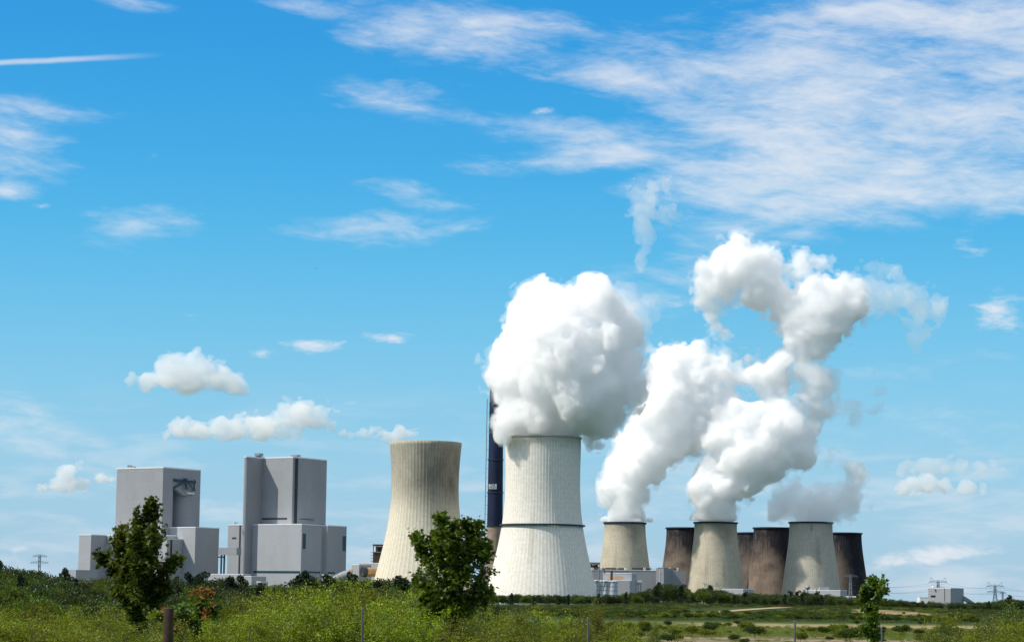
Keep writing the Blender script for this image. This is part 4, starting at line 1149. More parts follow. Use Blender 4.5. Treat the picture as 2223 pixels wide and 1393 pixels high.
billow('upper_mass', [(1725, 690, 50, 0), (1780, 665, 62, 0), (1815, 640, 46, 0), (1835, 670, 34, 0), (1690, 645, 42, 0), (1650, 610, 50, 0), (1610, 575, 50, 0), (1600, 555, 36, 0), (1640, 570, 34, 0), (1560, 590, 38, 0), (1530, 605, 28, 0), (1760, 720, 46, 0), (1770, 630, 30, 0), (1580, 620, 34, 0)],
    2900, 1.3, SM['mid'], p, p, 27, 0.26, 20, thr=-3.0, fray=0.06)
billow('hanging_wisp', [(1535, 640, 24, 0), (1545, 665, 20, 0), (1552, 690, 16, 0), (1560, 712, 10, 0), (1568, 725, 6, 0), (1575, 650, 12, 0)], 2900, 1.4, SM['thin'], p, p, 29, 0.28, 14, fray=0.28, thr=-2.0)
billow('torn_fragment', [(1650, 800, 24, 0), (1635, 820, 20, 0), (1645, 840, 16, 0), (1680, 795, 22, 0), (1700, 780, 22, 0), (1690, 815, 18, 0), (1665, 840, 10, 0), (1720, 760, 22, 0), (1630, 775, 12, 0)], 2900, 1.5, SM['mid'], p, p, 31, 0.3, 14, fray=0.38, thr=-3.0)
billow('torn_fragment', [(1690, 565, 14, 0), (1710, 575, 12, 0), (1735, 570, 16, 0), (1750, 585, 14, 0), (1725, 600, 9, 0), (1780, 570, 8, 0), (1800, 580, 7, 0), (1760, 565, 8, 0)], 2900, 1.3, SM['thin'], p, p, 33, 0.3, 12, fray=0.55, thr=-1.5)
billow('trailing_veil', [(1875, 635, 26, 0), (1905, 640, 20, 0), (1930, 640, 20, 0), (1960, 650, 22, 0), (1990, 665, 28, 0), (2015, 665, 24, 0), (2035, 660, 16, 0), (2005, 700, 24, 0), (1998, 735, 18, 0), (1990, 760, 10, 0), (1885, 600, 12, 0), (1870, 560, 10, 0), (1900, 575, 9, 0), (1935, 600, 10, 0), (1945, 590, 7, 0)],
    2950, 1.5, SM['wisp'], p, p, 35, 0.32, 18, fray=0.45, thr=-1.0, halo=0)
billow('dark_shred', [(1880, 760, 9, 0), (1895, 800, 8, 0), (1905, 850, 7, 0), (1850, 890, 13, 0), (1855, 910, 8, 0), (1905, 885, 8, 0), (1815, 820, 14, 0), (1800, 880, 14, 0)], 2950, 1.0, SM['wisp'], p, p, 37, 0.35, 12, fray=0.85, thr=-2.0, halo=0)

t = old[2]
p = thing('steam_plume', 'small thin blue-grey steam puff over the grey tower', 'steam plume', (t[1].x, t[1].y, t[3]), 'steam plumes')
billow('billow', [(1745, 1098, 30, 0), (1722, 1095, 24, 0), (1712, 1110, 14, 0), (1775, 1105, 36, 0), (1810, 1098, 36, 0), (1835, 1080, 28, 0), (1852, 1060, 18, 0), (1765, 1120, 26, 0), (1858, 1040, 12, 0), (1725, 1075, 14, 0), (1848, 1030, 9, 0), (1760, 1070, 12, 0), (1720, 1062, 7, 0), (1708, 1118, 12, -10), (1734, 1126, 14, -20), (1700, 1095, 9, 0)],
    2900, 1.4, SM['puff'], p, p, 41, 0.3, 18, rim=rim_of(t), fray=0.30, spill=True, thr=0.5)
billow('ragged_veil', [(1790, 1000, 12, 0), (1805, 990, 10, 0), (1830, 1010, 10, 0), (1820, 980, 6, 0), (1690, 1000, 8, 0), (1870, 1020, 7, 0)], 2920, 1.0, SM['wisp'], p, p, 43, 0.3, 12, fray=0.7, thr=-2, halo=0)

# drifting scraps of old steam and the small fair-weather clouds far beyond the plant
def cloud(label, blobs, Y, h, m, seed, lump, fray=0.16, flat=None, squash=0.75, amp=0.34):
    c = at(blobs[0][0], blobs[0][1], Y)
    r = thing('cloud', label, 'cloud', c, 'small clouds')
    billow('billow', blobs, Y, h, halo=0, mat=SM[m], parent=r, root=r, seed=seed, amp=amp, lump=lump, fray=fray, flat_z=None if flat is None else at(blobs[0][0], flat, Y).z, squash=squash)
cloud('detached upright scrap of steam high above the tallest plume', [(1400, 430, 26, 0), (1395, 460, 22, 0), (1415, 405, 18, 0), (1430, 398, 10, 0), (1440, 455, 12, 0), (1455, 462, 8, 0), (1395, 495, 17, 0), (1393, 520, 12, 0), (1390, 545, 9, 0), (1388, 570, 7, 0)], 2900, 1.2, 'wisp', 51, 14, 0.55, squash=1.0)
cloud('white cumulus with a flat base, largest small cloud above the left boiler house', [(370, 812, 34, 0), (400, 806, 34, 0), (432, 808, 34, 0), (462, 818, 32, 0), (490, 830, 22, 0), (335, 820, 26, 0), (305, 826, 18, 0), (420, 826, 34, 0), (505, 842, 14, 0), (285, 824, 10, 0)], 9000, 4.5, 'cloud', 53, 55, 0.10, 852)
cloud('long ragged white cloud with a rounded right end, above both boiler houses', [(640, 900, 28, 0), (655, 884, 24, 0), (625, 915, 24, 0), (675, 902, 22, 0), (700, 912, 14, 0), (716, 915, 9, 0), (390, 940, 20, 0), (430, 938, 24, 0), (470, 930, 26, 0), (510, 930, 30, 0), (548, 918, 28, 0), (580, 932, 28, 0), (615, 942, 22, 0), (360, 945, 12, 0), (560, 940, 28, 0)], 9500, 5.5, 'cloud', 55, 50, 0.14, 958)
cloud('low flat cloud left of the cream tower rim', [(760, 942, 16, 0), (795, 938, 18, 0), (830, 938, 18, 0), (865, 936, 18, 0), (885, 940, 12, 0), (742, 944, 10, 0)], 9500, 5.0, 'cloud', 59, 40, 0.14, 957)
cloud('small peaked cloud left of the left boiler house', [(145, 1030, 20, 0), (150, 1050, 26, 0), (125, 1050, 20, 0), (100, 1056, 12, 0), (180, 1050, 18, 0), (215, 1045, 16, 0), (245, 1044, 14, 0), (160, 1022, 14, 0)], 11000, 6.5, 'cloud', 61, 60, 0.14, 1066)
cloud('cream white low cloud at right above the far right block', [(1965, 1060, 18, 0), (1990, 1052, 20, 0), (2020, 1052, 20, 0), (2055, 1058, 18, 0), (2090, 1060, 14, 0), (2115, 1064, 8, 0)], 11000, 6.5, 'cloud', 63, 50, 0.12, 1074)
cloud('pale grey cloud hanging over the cream white one at right', [(1975, 1018, 16, 0), (2010, 1014, 20, 0), (2050, 1015, 20, 0), (2085, 1016, 14, 0), (2130, 1014, 18, 0), (2155, 1018, 12, 0)], 11500, 7, 'cloudthin', 65, 50, 0.14, 1034)

# a lone bird
bp = at(685.5, 583, 260)
bird = thing('bird', 'tiny dark bird gliding alone in the open blue sky', 'bird', bp)
mb = MB().tube([bp + Vector((-.02, -.14, -.01)), bp + Vector((0, -.06, 0)), bp + Vector((0, .06, .01)), bp + Vector((.02, .17, .02))], [.012, .045, .04, .01], 8)
for sg in (-1, 1):
    b_ = len(mb.v); q = [(0, -.05, .02), (sg*.05, -.02, .10), (sg*.10, .05, .17), (sg*.05, .06, .09), (0, .05, .02)]
    mb.v += [tuple(bp + Vector(v)) for v in q] + [tuple(bp + Vector(v) + Vector((0, 0, -.008))) for v in q]
    mb.f += [tuple(b_ + i for i in range(5)), tuple(b_ + 5 + i for i in reversed(range(5)))] + [(b_ + i, b_ + 5 + i, b_ + 5 + (i+1) % 5, b_ + (i+1) % 5) for i in range(5)]
mb.build('body', MAT['black'], bird)
# ------------------------------------------------------------------ ground
def sstep_np(t): t = np.clip(t, 0, 1); return t * t * (3 - 2 * t)
def ground_z(x, y):
    x, y = np.asarray(x, float), np.asarray(y, float)
    z = 5.3 * (1 - sstep_np((y - 8) / 190.0))
    z = z + 3.2 * np.exp(-((x - 165) / 150.0) ** 2 - ((y - 1180) / 150.0) ** 2)
    z = z + 1.0 * np.exp(-((x - 60) / 120.0) ** 2 - ((y - 1280) / 160.0) ** 2)
    z = z + 3.0 * sstep_np((-x - 30) / 60) * np.exp(-((y - 420) / 160.0) ** 2)
    return z + 0.15 * np.sin(x * 0.11 + 1.3) * np.sin(y * 0.07) * np.exp(-y / 500.0)
def gz(x, y): return float(ground_z(x, y))

def axis_vals(a, lo, hi):
    out = [0.0]; s = a
    while out[-1] < hi: out.append(out[-1] + s); s = max(a, out[-1] * 0.045)
    pos = np.array(out); neg = []
    v, s = 0.0, a
    while v > lo: v -= max(a, -v * 0.045); neg.append(v)
    return np.concatenate([np.array(neg[::-1]), pos])
gxs, gys = axis_vals(5, -22000, 22000), axis_vals(5, -400, 40000)
GX, GY = np.meshgrid(gxs, gys, indexing='ij')
GV = np.stack([GX, GY, ground_z(GX, GY)], -1).reshape(-1, 3)
ny_ = len(gys); ii, jj = np.meshgrid(np.arange(len(gxs) - 1), np.arange(ny_ - 1), indexing='ij')
q0 = (ii * ny_ + jj).ravel()
GF = np.stack([q0, q0 + ny_, q0 + ny_ + 1, q0 + 1], 1)

def ground_mat():
    m, nt = new_mat('meadow_ground')
    pos = nt.n('ShaderNodeNewGeometry').outputs['Position']
    x, y, z = nt.sep(pos)
    n1 = nt.noise(pos, 0.03, 6, 0.6); n2 = nt.noise(pos, 0.25, 6, 0.65); n3 = nt.noise(nt.vmath('MULTIPLY', pos, (0.02, 0.012, 0)), 1.0, 5, 0.6)
    green = nt.mix(nt.sstep(n2, 0.3, 0.7), (0.042, 0.068, 0.010), (0.085, 0.112, 0.018))
    green = nt.mix(nt.sstep(y, 735, 790, 0.0, 0.75), green, (0.018, 0.034, 0.006))
    straw = nt.mix(nt.sstep(n2, 0.3, 0.7), (0.20, 0.155, 0.075), (0.30, 0.235, 0.125))
    soil = nt.mix(nt.sstep(n2, 0.3, 0.7), (0.20, 0.145, 0.105), (0.29, 0.215, 0.16))
    wob = nt.math('MULTIPLY', nt.math('SUBTRACT', n1, 0.5), 140.0)
    yy = nt.math('ADD', y, wob); xx = nt.math('ADD', x, wob)
    f = nt.math('MULTIPLY', nt.math('MULTIPLY', nt.sstep(yy, 610, 640), nt.sstep(yy, 730, 700)), nt.sstep(xx, 30, 70))
    f = nt.math('MULTIPLY', f, nt.sstep(n1, 0.36, 0.46))
    c = nt.mix(f, green, straw)
    g = nt.math('MULTIPLY', nt.sstep(yy, 455, 425), nt.sstep(xx, 10, 30))
    g = nt.math('MULTIPLY', g, nt.sstep(n3, 0.40, 0.52, 0.15, 1.0))
    c = nt.mix(g, c, soil)
    dx = nt.math('DIVIDE', nt.math('SUBTRACT', nt.math('ADD', x, nt.math('MULTIPLY', wob, 0.2)), 177), 17); dy = nt.math('DIVIDE', nt.math('SUBTRACT', y, 1070), 90)
    h = nt.sstep(nt.math('ADD', nt.math('MULTIPLY', dx, dx), nt.math('MULTIPLY', dy, dy)), 0.75, 1.05, 1.0, 0.0)
    h = nt.math('MULTIPLY', h, nt.sstep(n1, 0.34, 0.42))
    c = nt.mix(h, c, nt.mix(nt.sstep(n2, 0.35, 0.65), (0.28, 0.20, 0.10), (0.20, 0.155, 0.08)))
    return finish(m, nt, c, 0.95, 0.1, bump=n2, bump_dist=0.3)
gme = np_mesh('ground', GV, GF)
g = link_mesh('ground', gme, ground_mat(), None, True); g['kind'] = 'structure'

def hit_ground(px, py, lo=200.0, hi=4000.0):
    """where the sight line through a photo pixel meets the ground"""
    d = ray(px, py)
    for t in np.geomspace(lo, hi, 900):
        p = EYE + d * (t / d.y)
        if p.z <= gz(p.x, p.y): return p
    return EYE + d * (hi / d.y)
pts = [hit_ground(a, b) for a, b in ((1430, 1338), (1490, 1333), (1550, 1329), (1600, 1325), (1650, 1321.5), (1700, 1318.5), (1760, 1316.5))]
V, F = [], []
for i, p in enumerate(pts):
    d = (pts[min(i+1, len(pts)-1)] - pts[max(i-1, 0)]); d.z = 0; d.normalize(); n_ = Vector((d.y, -d.x, 0))
    for s_ in (-4.5, -1.5, 1.5, 4.5):
        q_ = p + n_ * s_; V.append((q_.x, q_.y, gz(q_.x, q_.y) + 0.25))
    if i:
        b = (i - 1) * 4
        for e in range(3): F.append((b + e, b + e + 1, b + 5 + e, b + 4 + e))
pth = link_mesh('path', np_mesh('path', V, np.array(F)), plain('sandy_track', (0.30, 0.24, 0.14), 0.2, 0.5, 0.95, 0.1)); pth['kind'] = 'structure'

# ------------------------------------------------------------------ plants: many small leaves carried on stems
def leaf_quads(P, D, size, rng, aspect=0.62, droop=0.0):
    """pointed leaf quads at P growing along D"""
    n = len(P)
    D = D + rng.normal(0, 0.55, (n, 3)); D[:, 2] -= droop
    D /= np.linalg.norm(D, axis=1, keepdims=True)
    r = rng.normal(0, 1, (n, 3)); S = np.cross(D, r); S /= np.linalg.norm(S, axis=1, keepdims=True)
    sz = (size * rng.uniform(0.65, 1.25, n))[:, None]
    a, b, c, d = P, P + D * sz * 0.5 + S * sz * aspect * 0.5, P + D * sz, P + D * sz * 0.5 - S * sz * aspect * 0.5
    V = np.stack([a, b, c, d], 1).reshape(-1, 3)
    return V, np.arange(n * 4).reshape(-1, 4)

MAPLE = [(0, 0), (0.18, 0.10), (0.50, 0.02), (0.40, 0.24), (0.62, 0.50), (0.36, 0.52), (0.30, 0.62), (0.22, 0.60), (0.0, 1.0),
         (-0.22, 0.60), (-0.30, 0.62), (-0.36, 0.52), (-0.62, 0.50), (-0.40, 0.24), (-0.50, 0.02), (-0.18, 0.10)]
def maple_leaves(P, D, size, rng):
    """lobed leaves as small fans of triangles, slightly cupped"""
    n = len(P); D = D + rng.normal(0, 0.6, (n, 3)); D[:, 2] -= 0.35
    D /= np.linalg.norm(D, axis=1, keepdims=True)
    r = rng.normal(0, 0.6, (n, 3)) + np.array([0, 0, 1.0]); S = np.cross(D, r); S /= np.linalg.norm(S, axis=1, keepdims=True)
    Nn = np.cross(S, D)
    sz = (size * rng.uniform(0.6, 1.2, n))[:, None]
    ring = [P + sz * (S * x * 0.9 + D * y + Nn * (0.10 * abs(x) * 2 - 0.12 * y * y)) for x, y in MAPLE]
    ctr = P + sz * D * 0.42
    V = np.stack([ctr] + ring, 1).reshape(-1, 3); k = len(MAPLE)
    base = (np.arange(n) * (k + 1))[:, None]
    tri = np.array([(0, 1 + i, 1 + (i + 1) % k) for i in range(k)])
    return V, (base[:, :, None] + tri[None]).reshape(-1, 3)

def tube_np(paths, rads, sides=5):
    V, F, b = [], [], 0
    for P, r in zip(paths, rads):
        P = np.asarray(P); m = len(P); T = np.gradient(P, axis=0); T /= np.linalg.norm(T, axis=1, keepdims=True) + 1e-9
        A = np.cross(T, [0.31, 0.87, 0.2]); A /= np.linalg.norm(A, axis=1, keepdims=True); B = np.cross(T, A)
        th = np.arange(sides) * 2 * np.pi / sides
        ring = P[:, None] + (A[:, None] * np.cos(th)[None, :, None] + B[:, None] * np.sin(th)[None, :, None]) * np.asarray(r)[:, None, None]
        V.append(ring.reshape(-1, 3))
        i, j = np.meshgrid(np.arange(m - 1), np.arange(sides), indexing='ij'); j2 = (j + 1) % sides
        F.append((b + np.stack([i*sides + j, i*sides + j2, (i+1)*sides + j2, (i+1)*sides + j], -1)).reshape(-1, 4)); b += m * sides
    return np.concatenate(V), np.concatenate(F)

def curve_pts(p0, p1, bend, rng, m=7):
    t = np.linspace(0, 1, m)[:, None]
    mid = (np.asarray(p0) + p1) / 2 + rng.normal(0, bend, 3)
    return (1-t)**2 * p0 + 2*t*(1-t) * mid + t*t * p1

def shrub_proto(seed, H, spread, nstem, nleaf, leaf, upright=0.75, round_=0.0):
    """upright many-stemmed shrub: returns (leaf V,F), (stem V,F); unit in metres, foot at 0"""
    rng = np.random.default_rng(seed)
    paths, rads, LP, LD = [], [], [], []
    per = nleaf // nstem
    for i in range(nstem):
        a, rr = rng.uniform(0, 2*np.pi), np.sqrt(rng.uniform(0, 1)) * spread
        h = H * (1 - round_ * (rr / spread) ** 2) * rng.uniform(0.72, 1.0)
        foot = np.array([math.cos(a), math.sin(a), 0]) * rr * 0.35; tip = np.array([math.cos(a) * rr, math.sin(a) * rr, h])
        P = curve_pts(foot, tip, 0.12 * H, rng, 8)
        paths.append(P); rads.append(np.linspace(0.028, 0.006, 8) * H / 4)
        ntw = 12
        for k in range(ntw):
            t = rng.uniform(0.12, 1.0) ** 0.8
            q = P[min(7, int(t * 7))] + (P[min(7, int(t*7) + 1)] - P[min(7, int(t * 7))]) * (t * 7 % 1)
            d = np.array([rng.normal(), rng.normal(), upright + rng.normal(0, .35)]); d /= np.linalg.norm(d)
            L = H * rng.uniform(0.08, 0.20) * (1.25 - 0.6 * t)
            e = q + d * L
            if k % 2 == 0: paths.append(np.stack([q, (q + e) / 2 + rng.normal(0, .02 * H, 3), e])); rads.append(np.array([.008, .006, .003]) * H / 4)
            n = per // ntw
            tt = rng.uniform(0.05, 1.05, n)[:, None]
            LP.append(q + (e - q) * tt + rng.normal(0, 0.028 * H, (n, 3))); LD.append(np.repeat(d[None], n, 0))
    LP, LD = np.concatenate(LP), np.concatenate(LD)
    LP[:, 2] = np.maximum(LP[:, 2], 0.02)
    return leaf_quads(LP, LD, leaf, rng), tube_np(paths, rads, 4)

def crown_proto(seed, H, W, nleaf, leaf, kind):
    """far trees: lumpy crown of leaf sprays on a tapered trunk with a few limbs"""
    rng = np.random.default_rng(seed)
    lumps = []
    if kind == 'pine':
        n = 16
        for i in range(n):
            t = i / (n - 1); z = H * (0.30 + 0.68 * t); w = W * 0.62 * (1.0 - 0.62 * t) * rng.uniform(0.6, 1.1); a = rng.uniform(0, 6.28)
            lumps.append((math.cos(a) * w * .55, math.sin(a) * w * .55, z, w * 0.62, H * 0.055))
    elif kind == 'poplar':
        for i in range(14):
            t = i / 13; z = H * (0.15 + 0.8 * t); w = W * 0.5 * math.sin(math.pi * (0.12 + 0.8 * t)) ; a = rng.uniform(0, 6.28)
            lumps.append((math.cos(a) * w * .4, math.sin(a) * w * .4, z, w * 0.6, H * 0.09))
    else:
        for i in range(30):
            a, e = rng.uniform(0, 6.28), rng.uniform(-0.5, 1.0); r = rng.uniform(0.3, 0.78)
            lumps.append((math.cos(a) * W*.5*r*math.cos(e), math.sin(a) * W*.5*r*math.cos(e), H * (0.56 + 0.36 * r * math.sin(e)), W * rng.uniform(.15, .25), H * rng.uniform(.10, .17)))
    per = nleaf // len(lumps); LP, LD = [], []
    for (x, y, z, rw, rh) in lumps:
        v = rng.normal(0, 1, (per, 3)); v /= np.linalg.norm(v, axis=1, keepdims=True)
        rad = rng.uniform(0.55, 1.12, (per, 1))
        LP.append(np.array([x, y, z]) + v * rad * np.array([rw, rw, rh])); LD.append(v + np.array([0, 0, 0.5 if kind != 'pine' else 0.15]))
    LP, LD = np.concatenate(LP), np.concatenate(LD)
    paths = [curve_pts(np.zeros(3), np.array([0, 0, H * 0.9]), 0.02 * H, rng, 7)]; rads = [np.linspace(0.022 * H, 0.004 * H, 7)]
    for l in lumps[::2]:
        z0 = max(0.12 * H, l[2] - 0.15 * H); paths.append(curve_pts(np.array([0, 0, z0]), np.array(l[:3]), .02 * H, rng, 4)); rads.append(np.linspace(0.008 * H, 0.003 * H, 4))
    return leaf_quads(LP, LD, leaf, rng, 0.75), tube_np(paths, rads, 5)

LEAF = dict(
    bright=leaf_mat('bright_scrub_leaves', (0.168, 0.212, 0.011)),
    olive=leaf_mat('olive_scrub_leaves', (0.120, 0.142, 0.011)),
    mid=leaf_mat('mid_green_leaves', (0.074, 0.112, 0.015)),
    dark=leaf_mat('dark_tree_leaves', (0.040, 0.064, 0.016), trans=0.25),
    pine=leaf_mat('pine_needles', (0.024, 0.042, 0.018), trans=0.15, spec=0.2),
    maple=leaf_mat('maple_leaves', (0.080, 0.122, 0.013), trans=0.38, spec=0.3),
    thicket=leaf_mat('thicket_leaves', (0.046, 0.076, 0.011)),
    red=leaf_mat('red_leaves', (0.20, 0.075, 0.022), trans=0.3),
)
def make_proto(name, leafVF, stemVF, lm, bark, crown_name, stem_name):
    a = np_mesh(crown_name, *leafVF); a.materials.append(lm)
    b = np_mesh(stem_name, *stemVF); b.materials.append(bark); b.polygons.foreach_set('use_smooth', [True] * len(b.polygons))
    return dict(name=name, crown=a, stem=b, cn=crown_name, sn=stem_name)

def plant(proto, x, y, zfoot, sx, sz, rot, label, cat, group, parts=True):
    if parts:
        r = bpy.data.objects.new(proto['name'], None); r.empty_display_size = 0.5
        COL.objects.link(r)
        for nm, me in ((proto['cn'], proto['crown']), (proto['sn'], proto['stem'])):
            o = bpy.data.objects.new(nm, me); COL.objects.link(o); o.parent = r
    else:
        r = bpy.data.objects.new(proto['name'], proto['whole']); COL.objects.link(r)
    r.location = (x, y, zfoot); r.scale = (sx, sx, sz); r.rotation_euler = (0, 0, rot)
    return tag(r, label, cat, group)

def whole(proto):
    """one mesh with crown and trunk for plants too small in view to show parts"""
    a, b = proto['crown'], proto['stem']
    va = np.empty(len(a.vertices) * 3, np.float32); a.vertices.foreach_get('co', va)
    vb = np.empty(len(b.vertices) * 3, np.float32); b.vertices.foreach_get('co', vb)
    fa = np.empty(len(a.polygons) * 4, np.int32); a.loops.foreach_get('vertex_index', fa)
    fb = np.empty(len(b.polygons) * 4, np.int32); b.loops.foreach_get('vertex_index', fb)
    me = np_mesh(proto['name'], np.concatenate([va, vb]).reshape(-1, 3), np.concatenate([fa, fb + len(a.vertices)]).reshape(-1, 4))
    me.materials.append(a.materials[0]); me.materials.append(b.materials[0])
    me.polygons.foreach_set('material_index', np.concatenate([np.zeros(len(fa)//4, np.int32), np.ones(len(fb)//4, np.int32)]))
    proto['whole'] = me
    return proto

NEAR = {}
for key, lm in (('bright', 'bright'), ('olive', 'olive'), ('mid', 'mid')):
    NEAR[key] = [make_proto('shrub', *shrub_proto(100 + i + len(key) * 10, 4.0, 1.5, 30, 15000, 0.082, 0.8, 0.25), LEAF[lm], MAT['barkpale'], 'foliage', 'stems') for i in range(2)]
NEAR['spire'] = [make_proto('young_tree', *shrub_proto(140 + i, 5.0, 0.85, 20, 11000, 0.082, 1.2, 0.55), LEAF['olive'], MAT['barkpale'], 'foliage', 'stems') for i in range(2)]
FAR = dict(
    pine=[make_proto('pine_tree', *crown_proto(200 + i, 10, 5.0, 4200, 0.32, 'pine'), LEAF['pine'], MAT['bark'], 'crown', 'trunk') for i in range(3)],
    broad=[make_proto('broadleaf_tree', *crown_proto(210 + i, 8, 6.5, 5400, 0.30, 'round'), LEAF['dark'], MAT['bark'], 'crown', 'trunk') for i in range(3)],
    pale=[make_proto('broadleaf_tree', *crown_proto(220 + i, 7, 5.5, 5400, 0.27, 'round'), LEAF['mid'], MAT['barkpale'], 'crown', 'trunk') for i in range(3)],
    bush=[make_proto('bush', *crown_proto(230 + i, 3, 4.2, 1800, 0.27, 'round'), LEAF['thicket'], MAT['bark'], 'crown', 'trunk') for i in range(3)],
    bright=[make_proto('bush', *crown_proto(240 + i, 3, 4.0, 1500, 0.28, 'round'), LEAF['olive'], MAT['bark'], 'crown', 'trunk') for i in range(3)],
)
for L in FAR.values():
    for p_ in L: whole(p_)
HT = dict(pine=10.0, broad=8.0, pale=7.0, bush=3.0, bright=3.0)

def interp(tab, px): return float(np.interp(px, [t[0] for t in tab], [t[1] for t in tab]))
LANDMARK = [(60, 'at the far left edge'), (165, 'under the small left pylon'), (260, 'below the left boiler house annex'), (400, 'around the left young maple'), (500, 'below the conveyor bridge'), (640, 'before the right boiler house'), (760, 'right of the right boiler house'), (900, 'before the cream tower foot'), (1060, 'around the round young maple'), (1290, 'before the white tower foot'), (1430, 'before the silos and grey hall'), (1600, 'before the middle old tower'), (1720, 'before the brown towers'), (1870, 'before the grey tower'), (2000, 'around the thin right young tree'), (2110, 'before the far right grey block'), (9999, 'at the far right edge')]
def where(px):
    for lim, w in LANDMARK:
        if px < lim: return w

ROWS = ['in the hindmost row', 'in the fourth row', 'in the middle row', 'in the second row', 'in the front row']
def row_word(i, n):
    return ROWS[i] if n == 5 else {1: ['in the nearest row'], 2: ['in the back row', 'in the front row'], 3: ['in the back row', 'in the middle row', 'in the front row'], 4: ['in the hindmost row', 'in the third row', 'in the second row', 'in the front row']}[n][i]

def scatter_skyline(rng, sky, x0, x1, depths, step, kinds, labels, cat, group, height, lower=0.0, drop=0.5, jitter=6, near=False, keep=None, zmin=0.3, clip=0.62):
    """rows of plants whose tops follow a measured skyline; nearer rows stand lower"""
    n = 0
    for di, D in enumerate(depths):
        px = x0 + rng.uniform(0, step)
        while px < x1:
            D2 = D * rng.uniform(0.95, 1.05)
            top = interp(sky, px) + drop * di + abs(rng.normal(0, jitter)) + lower
            p = at(px, top, D2); z0 = gz(p.x, D2)
            h = p.z - z0
            if (keep is None or keep(px, D2)) and h > zmin:
                kd = kinds[rng.choice(len(kinds), p=[k[1] for k in kinds])][0]
                pr = (NEAR if near else FAR)[kd][rng.integers(len((NEAR if near else FAR)[kd]))]
                base = (5.0 if kd == 'spire' else 4.0) if near else HT[kd]
                hh = h; foot = z0
                s = hh / base
                sx = float(np.clip(s, clip, 1.7)) * rng.uniform(0.85, 1.2)
                plant(pr, p.x, D2, foot - 0.1, sx, s * 1.02, rng.uniform(0, 6.28), f"{labels[kd]} of the {group} {row_word(di, len(depths))} {where(px)}".replace('of the trees at the foot of the wooded slope', '').replace('of the trees of the', 'of the').replace('wooded slope', 'slope').replace('of the scrub', '').replace('of the nearest scrub', '').replace('  ', ' '), cat[kd], f"{group} {where(px)}, {row_word(di, len(depths))}", near)
                n += 1
            px += step * rng.uniform(0.7, 1.3) * (D / depths[0]) ** -0.35
    return n

rng = np.random.default_rng(5)
# far belt in front of the plant, and a wooded rise at left
SKY_FAR = [(a, b - 5) for a, b in [(1040, 1284), (1080, 1288), (1150, 1290), (1300, 1291), (1390, 1284), (1425, 1272), (1450, 1265), (1485, 1270), (1503, 1288), (1520, 1274), (1545, 1277), (1575, 1281), (1590, 1288), (1620, 1286), (1660, 1291), (1700, 1288), (1745, 1284), (1775, 1288), (1830, 1292), (1900, 1300), (1950, 1299), (1975, 1303), (2040, 1308), (2110, 1308), (2160, 1305), (2190, 1296), (2230, 1302)]]
lab = dict(pine='dark pine', broad='dark tree', pale='grey-green tree', bush='green bush', bright='yellow-green bush')
catn = dict(pine='tree', broad='tree', pale='tree', bush='bush', bright='bush')
nA = scatter_skyline(rng, SKY_FAR, 1045, 2240, [1650, 1480, 1330], 19, [('broad', .55), ('pine', .2), ('pale', .25)], lab, catn, 'trees of the far belt', 8, 0, 2.0, 3.0, keep=lambda px, D: True)
# big round trees before the middle tower
for px, top, hw, D in ((1452, 1265, 36, 1700), (1430, 1274, 26, 1680), (1478, 1272, 24, 1690), (1527, 1273, 17, 1720), (1563, 1278, 20, 1700), (1548, 1281, 15, 1690), (1586, 1283, 11, 1700), (1752, 1286, 13, 1800), (1765, 1290, 10, 1790), (1625, 1286, 14, 1800)):
    p = at(px, top, D); W = 2 * hw * D / FPX
    plant(FAR['broad'][int(rng.integers(3))], p.x, D, 0, W / 6.5, p.z / 7.6, rng.uniform(0, 6), 'big dark round tree %s' % where(px), 'tree', 'big round trees by the old towers', True)
# young plantation on the gentle rise, and the rows behind the field
def not_path(px, D):
    p = at(px, hz(px), D)
    return not (abs(p.x - 176) < 48 and 1000 < D < 1150)
def bake(protos, spots, name, keep_faces):
    """one mesh of many small bushes standing on the ground"""
    Vs, Fs, b0 = [], [], 0
    for (x, y, sx, sz, rot) in spots:
        me = protos[int(rng.integers(len(protos)))]['crown']
        v = np.empty(len(me.vertices) * 3, np.float32); me.vertices.foreach_get('co', v); v = v.reshape(-1, 4, 3)
        v = v[rng.permutation(len(v))[:keep_faces]].reshape(-1, 3)
        c, s_ = math.cos(rot), math.sin(rot)
        w = np.stack([(v[:, 0] * c - v[:, 1] * s_) * sx + x, (v[:, 0] * s_ + v[:, 1] * c) * sx + y, v[:, 2] * sz + gz(x, y) - 0.1], 1)
        Vs.append(w); Fs.append(np.arange(len(w)).reshape(-1, 4) + b0); b0 += len(w)
    me = np_mesh(name, np.concatenate(Vs), np.concatenate(Fs))
    me.materials.append(protos[0]['crown'].materials[0])
    o = link_mesh(name, me, None); o['kind'] = 'stuff'
    return o
def rise_spots(n, ylo, yhi, hlo, hhi, px0=1060, px1=2260, H=3.0):
    out = []
    while len(out) < n:
        px = rng.uniform(px0, px1); D = rng.uniform(ylo, yhi)
        p = at(px, hz(px), D)
        if not_path(p.x, D): out.append((p.x, D, rng.uniform(1.0, 1.7) * hhi / H, rng.uniform(hlo, hhi) / H, rng.uniform(0, 6.28)))
    return out
PATH_XY = [(p_.x, p_.y) for p_ in pts]
def not_path(x, D):
    if (x - 177) ** 2 / 19 ** 2 + (D - 1065) ** 2 / 90 ** 2 < 1: return False
    return not any(abs(D - b) < 40 and abs(x - a) < 14 for a, b in [(PATH_XY[i][0] * (1-t) + PATH_XY[i+1][0] * t, PATH_XY[i][1] * (1-t) + PATH_XY[i+1][1] * t) for i in range(len(PATH_XY) - 1) for t in (0, .33, .66)])
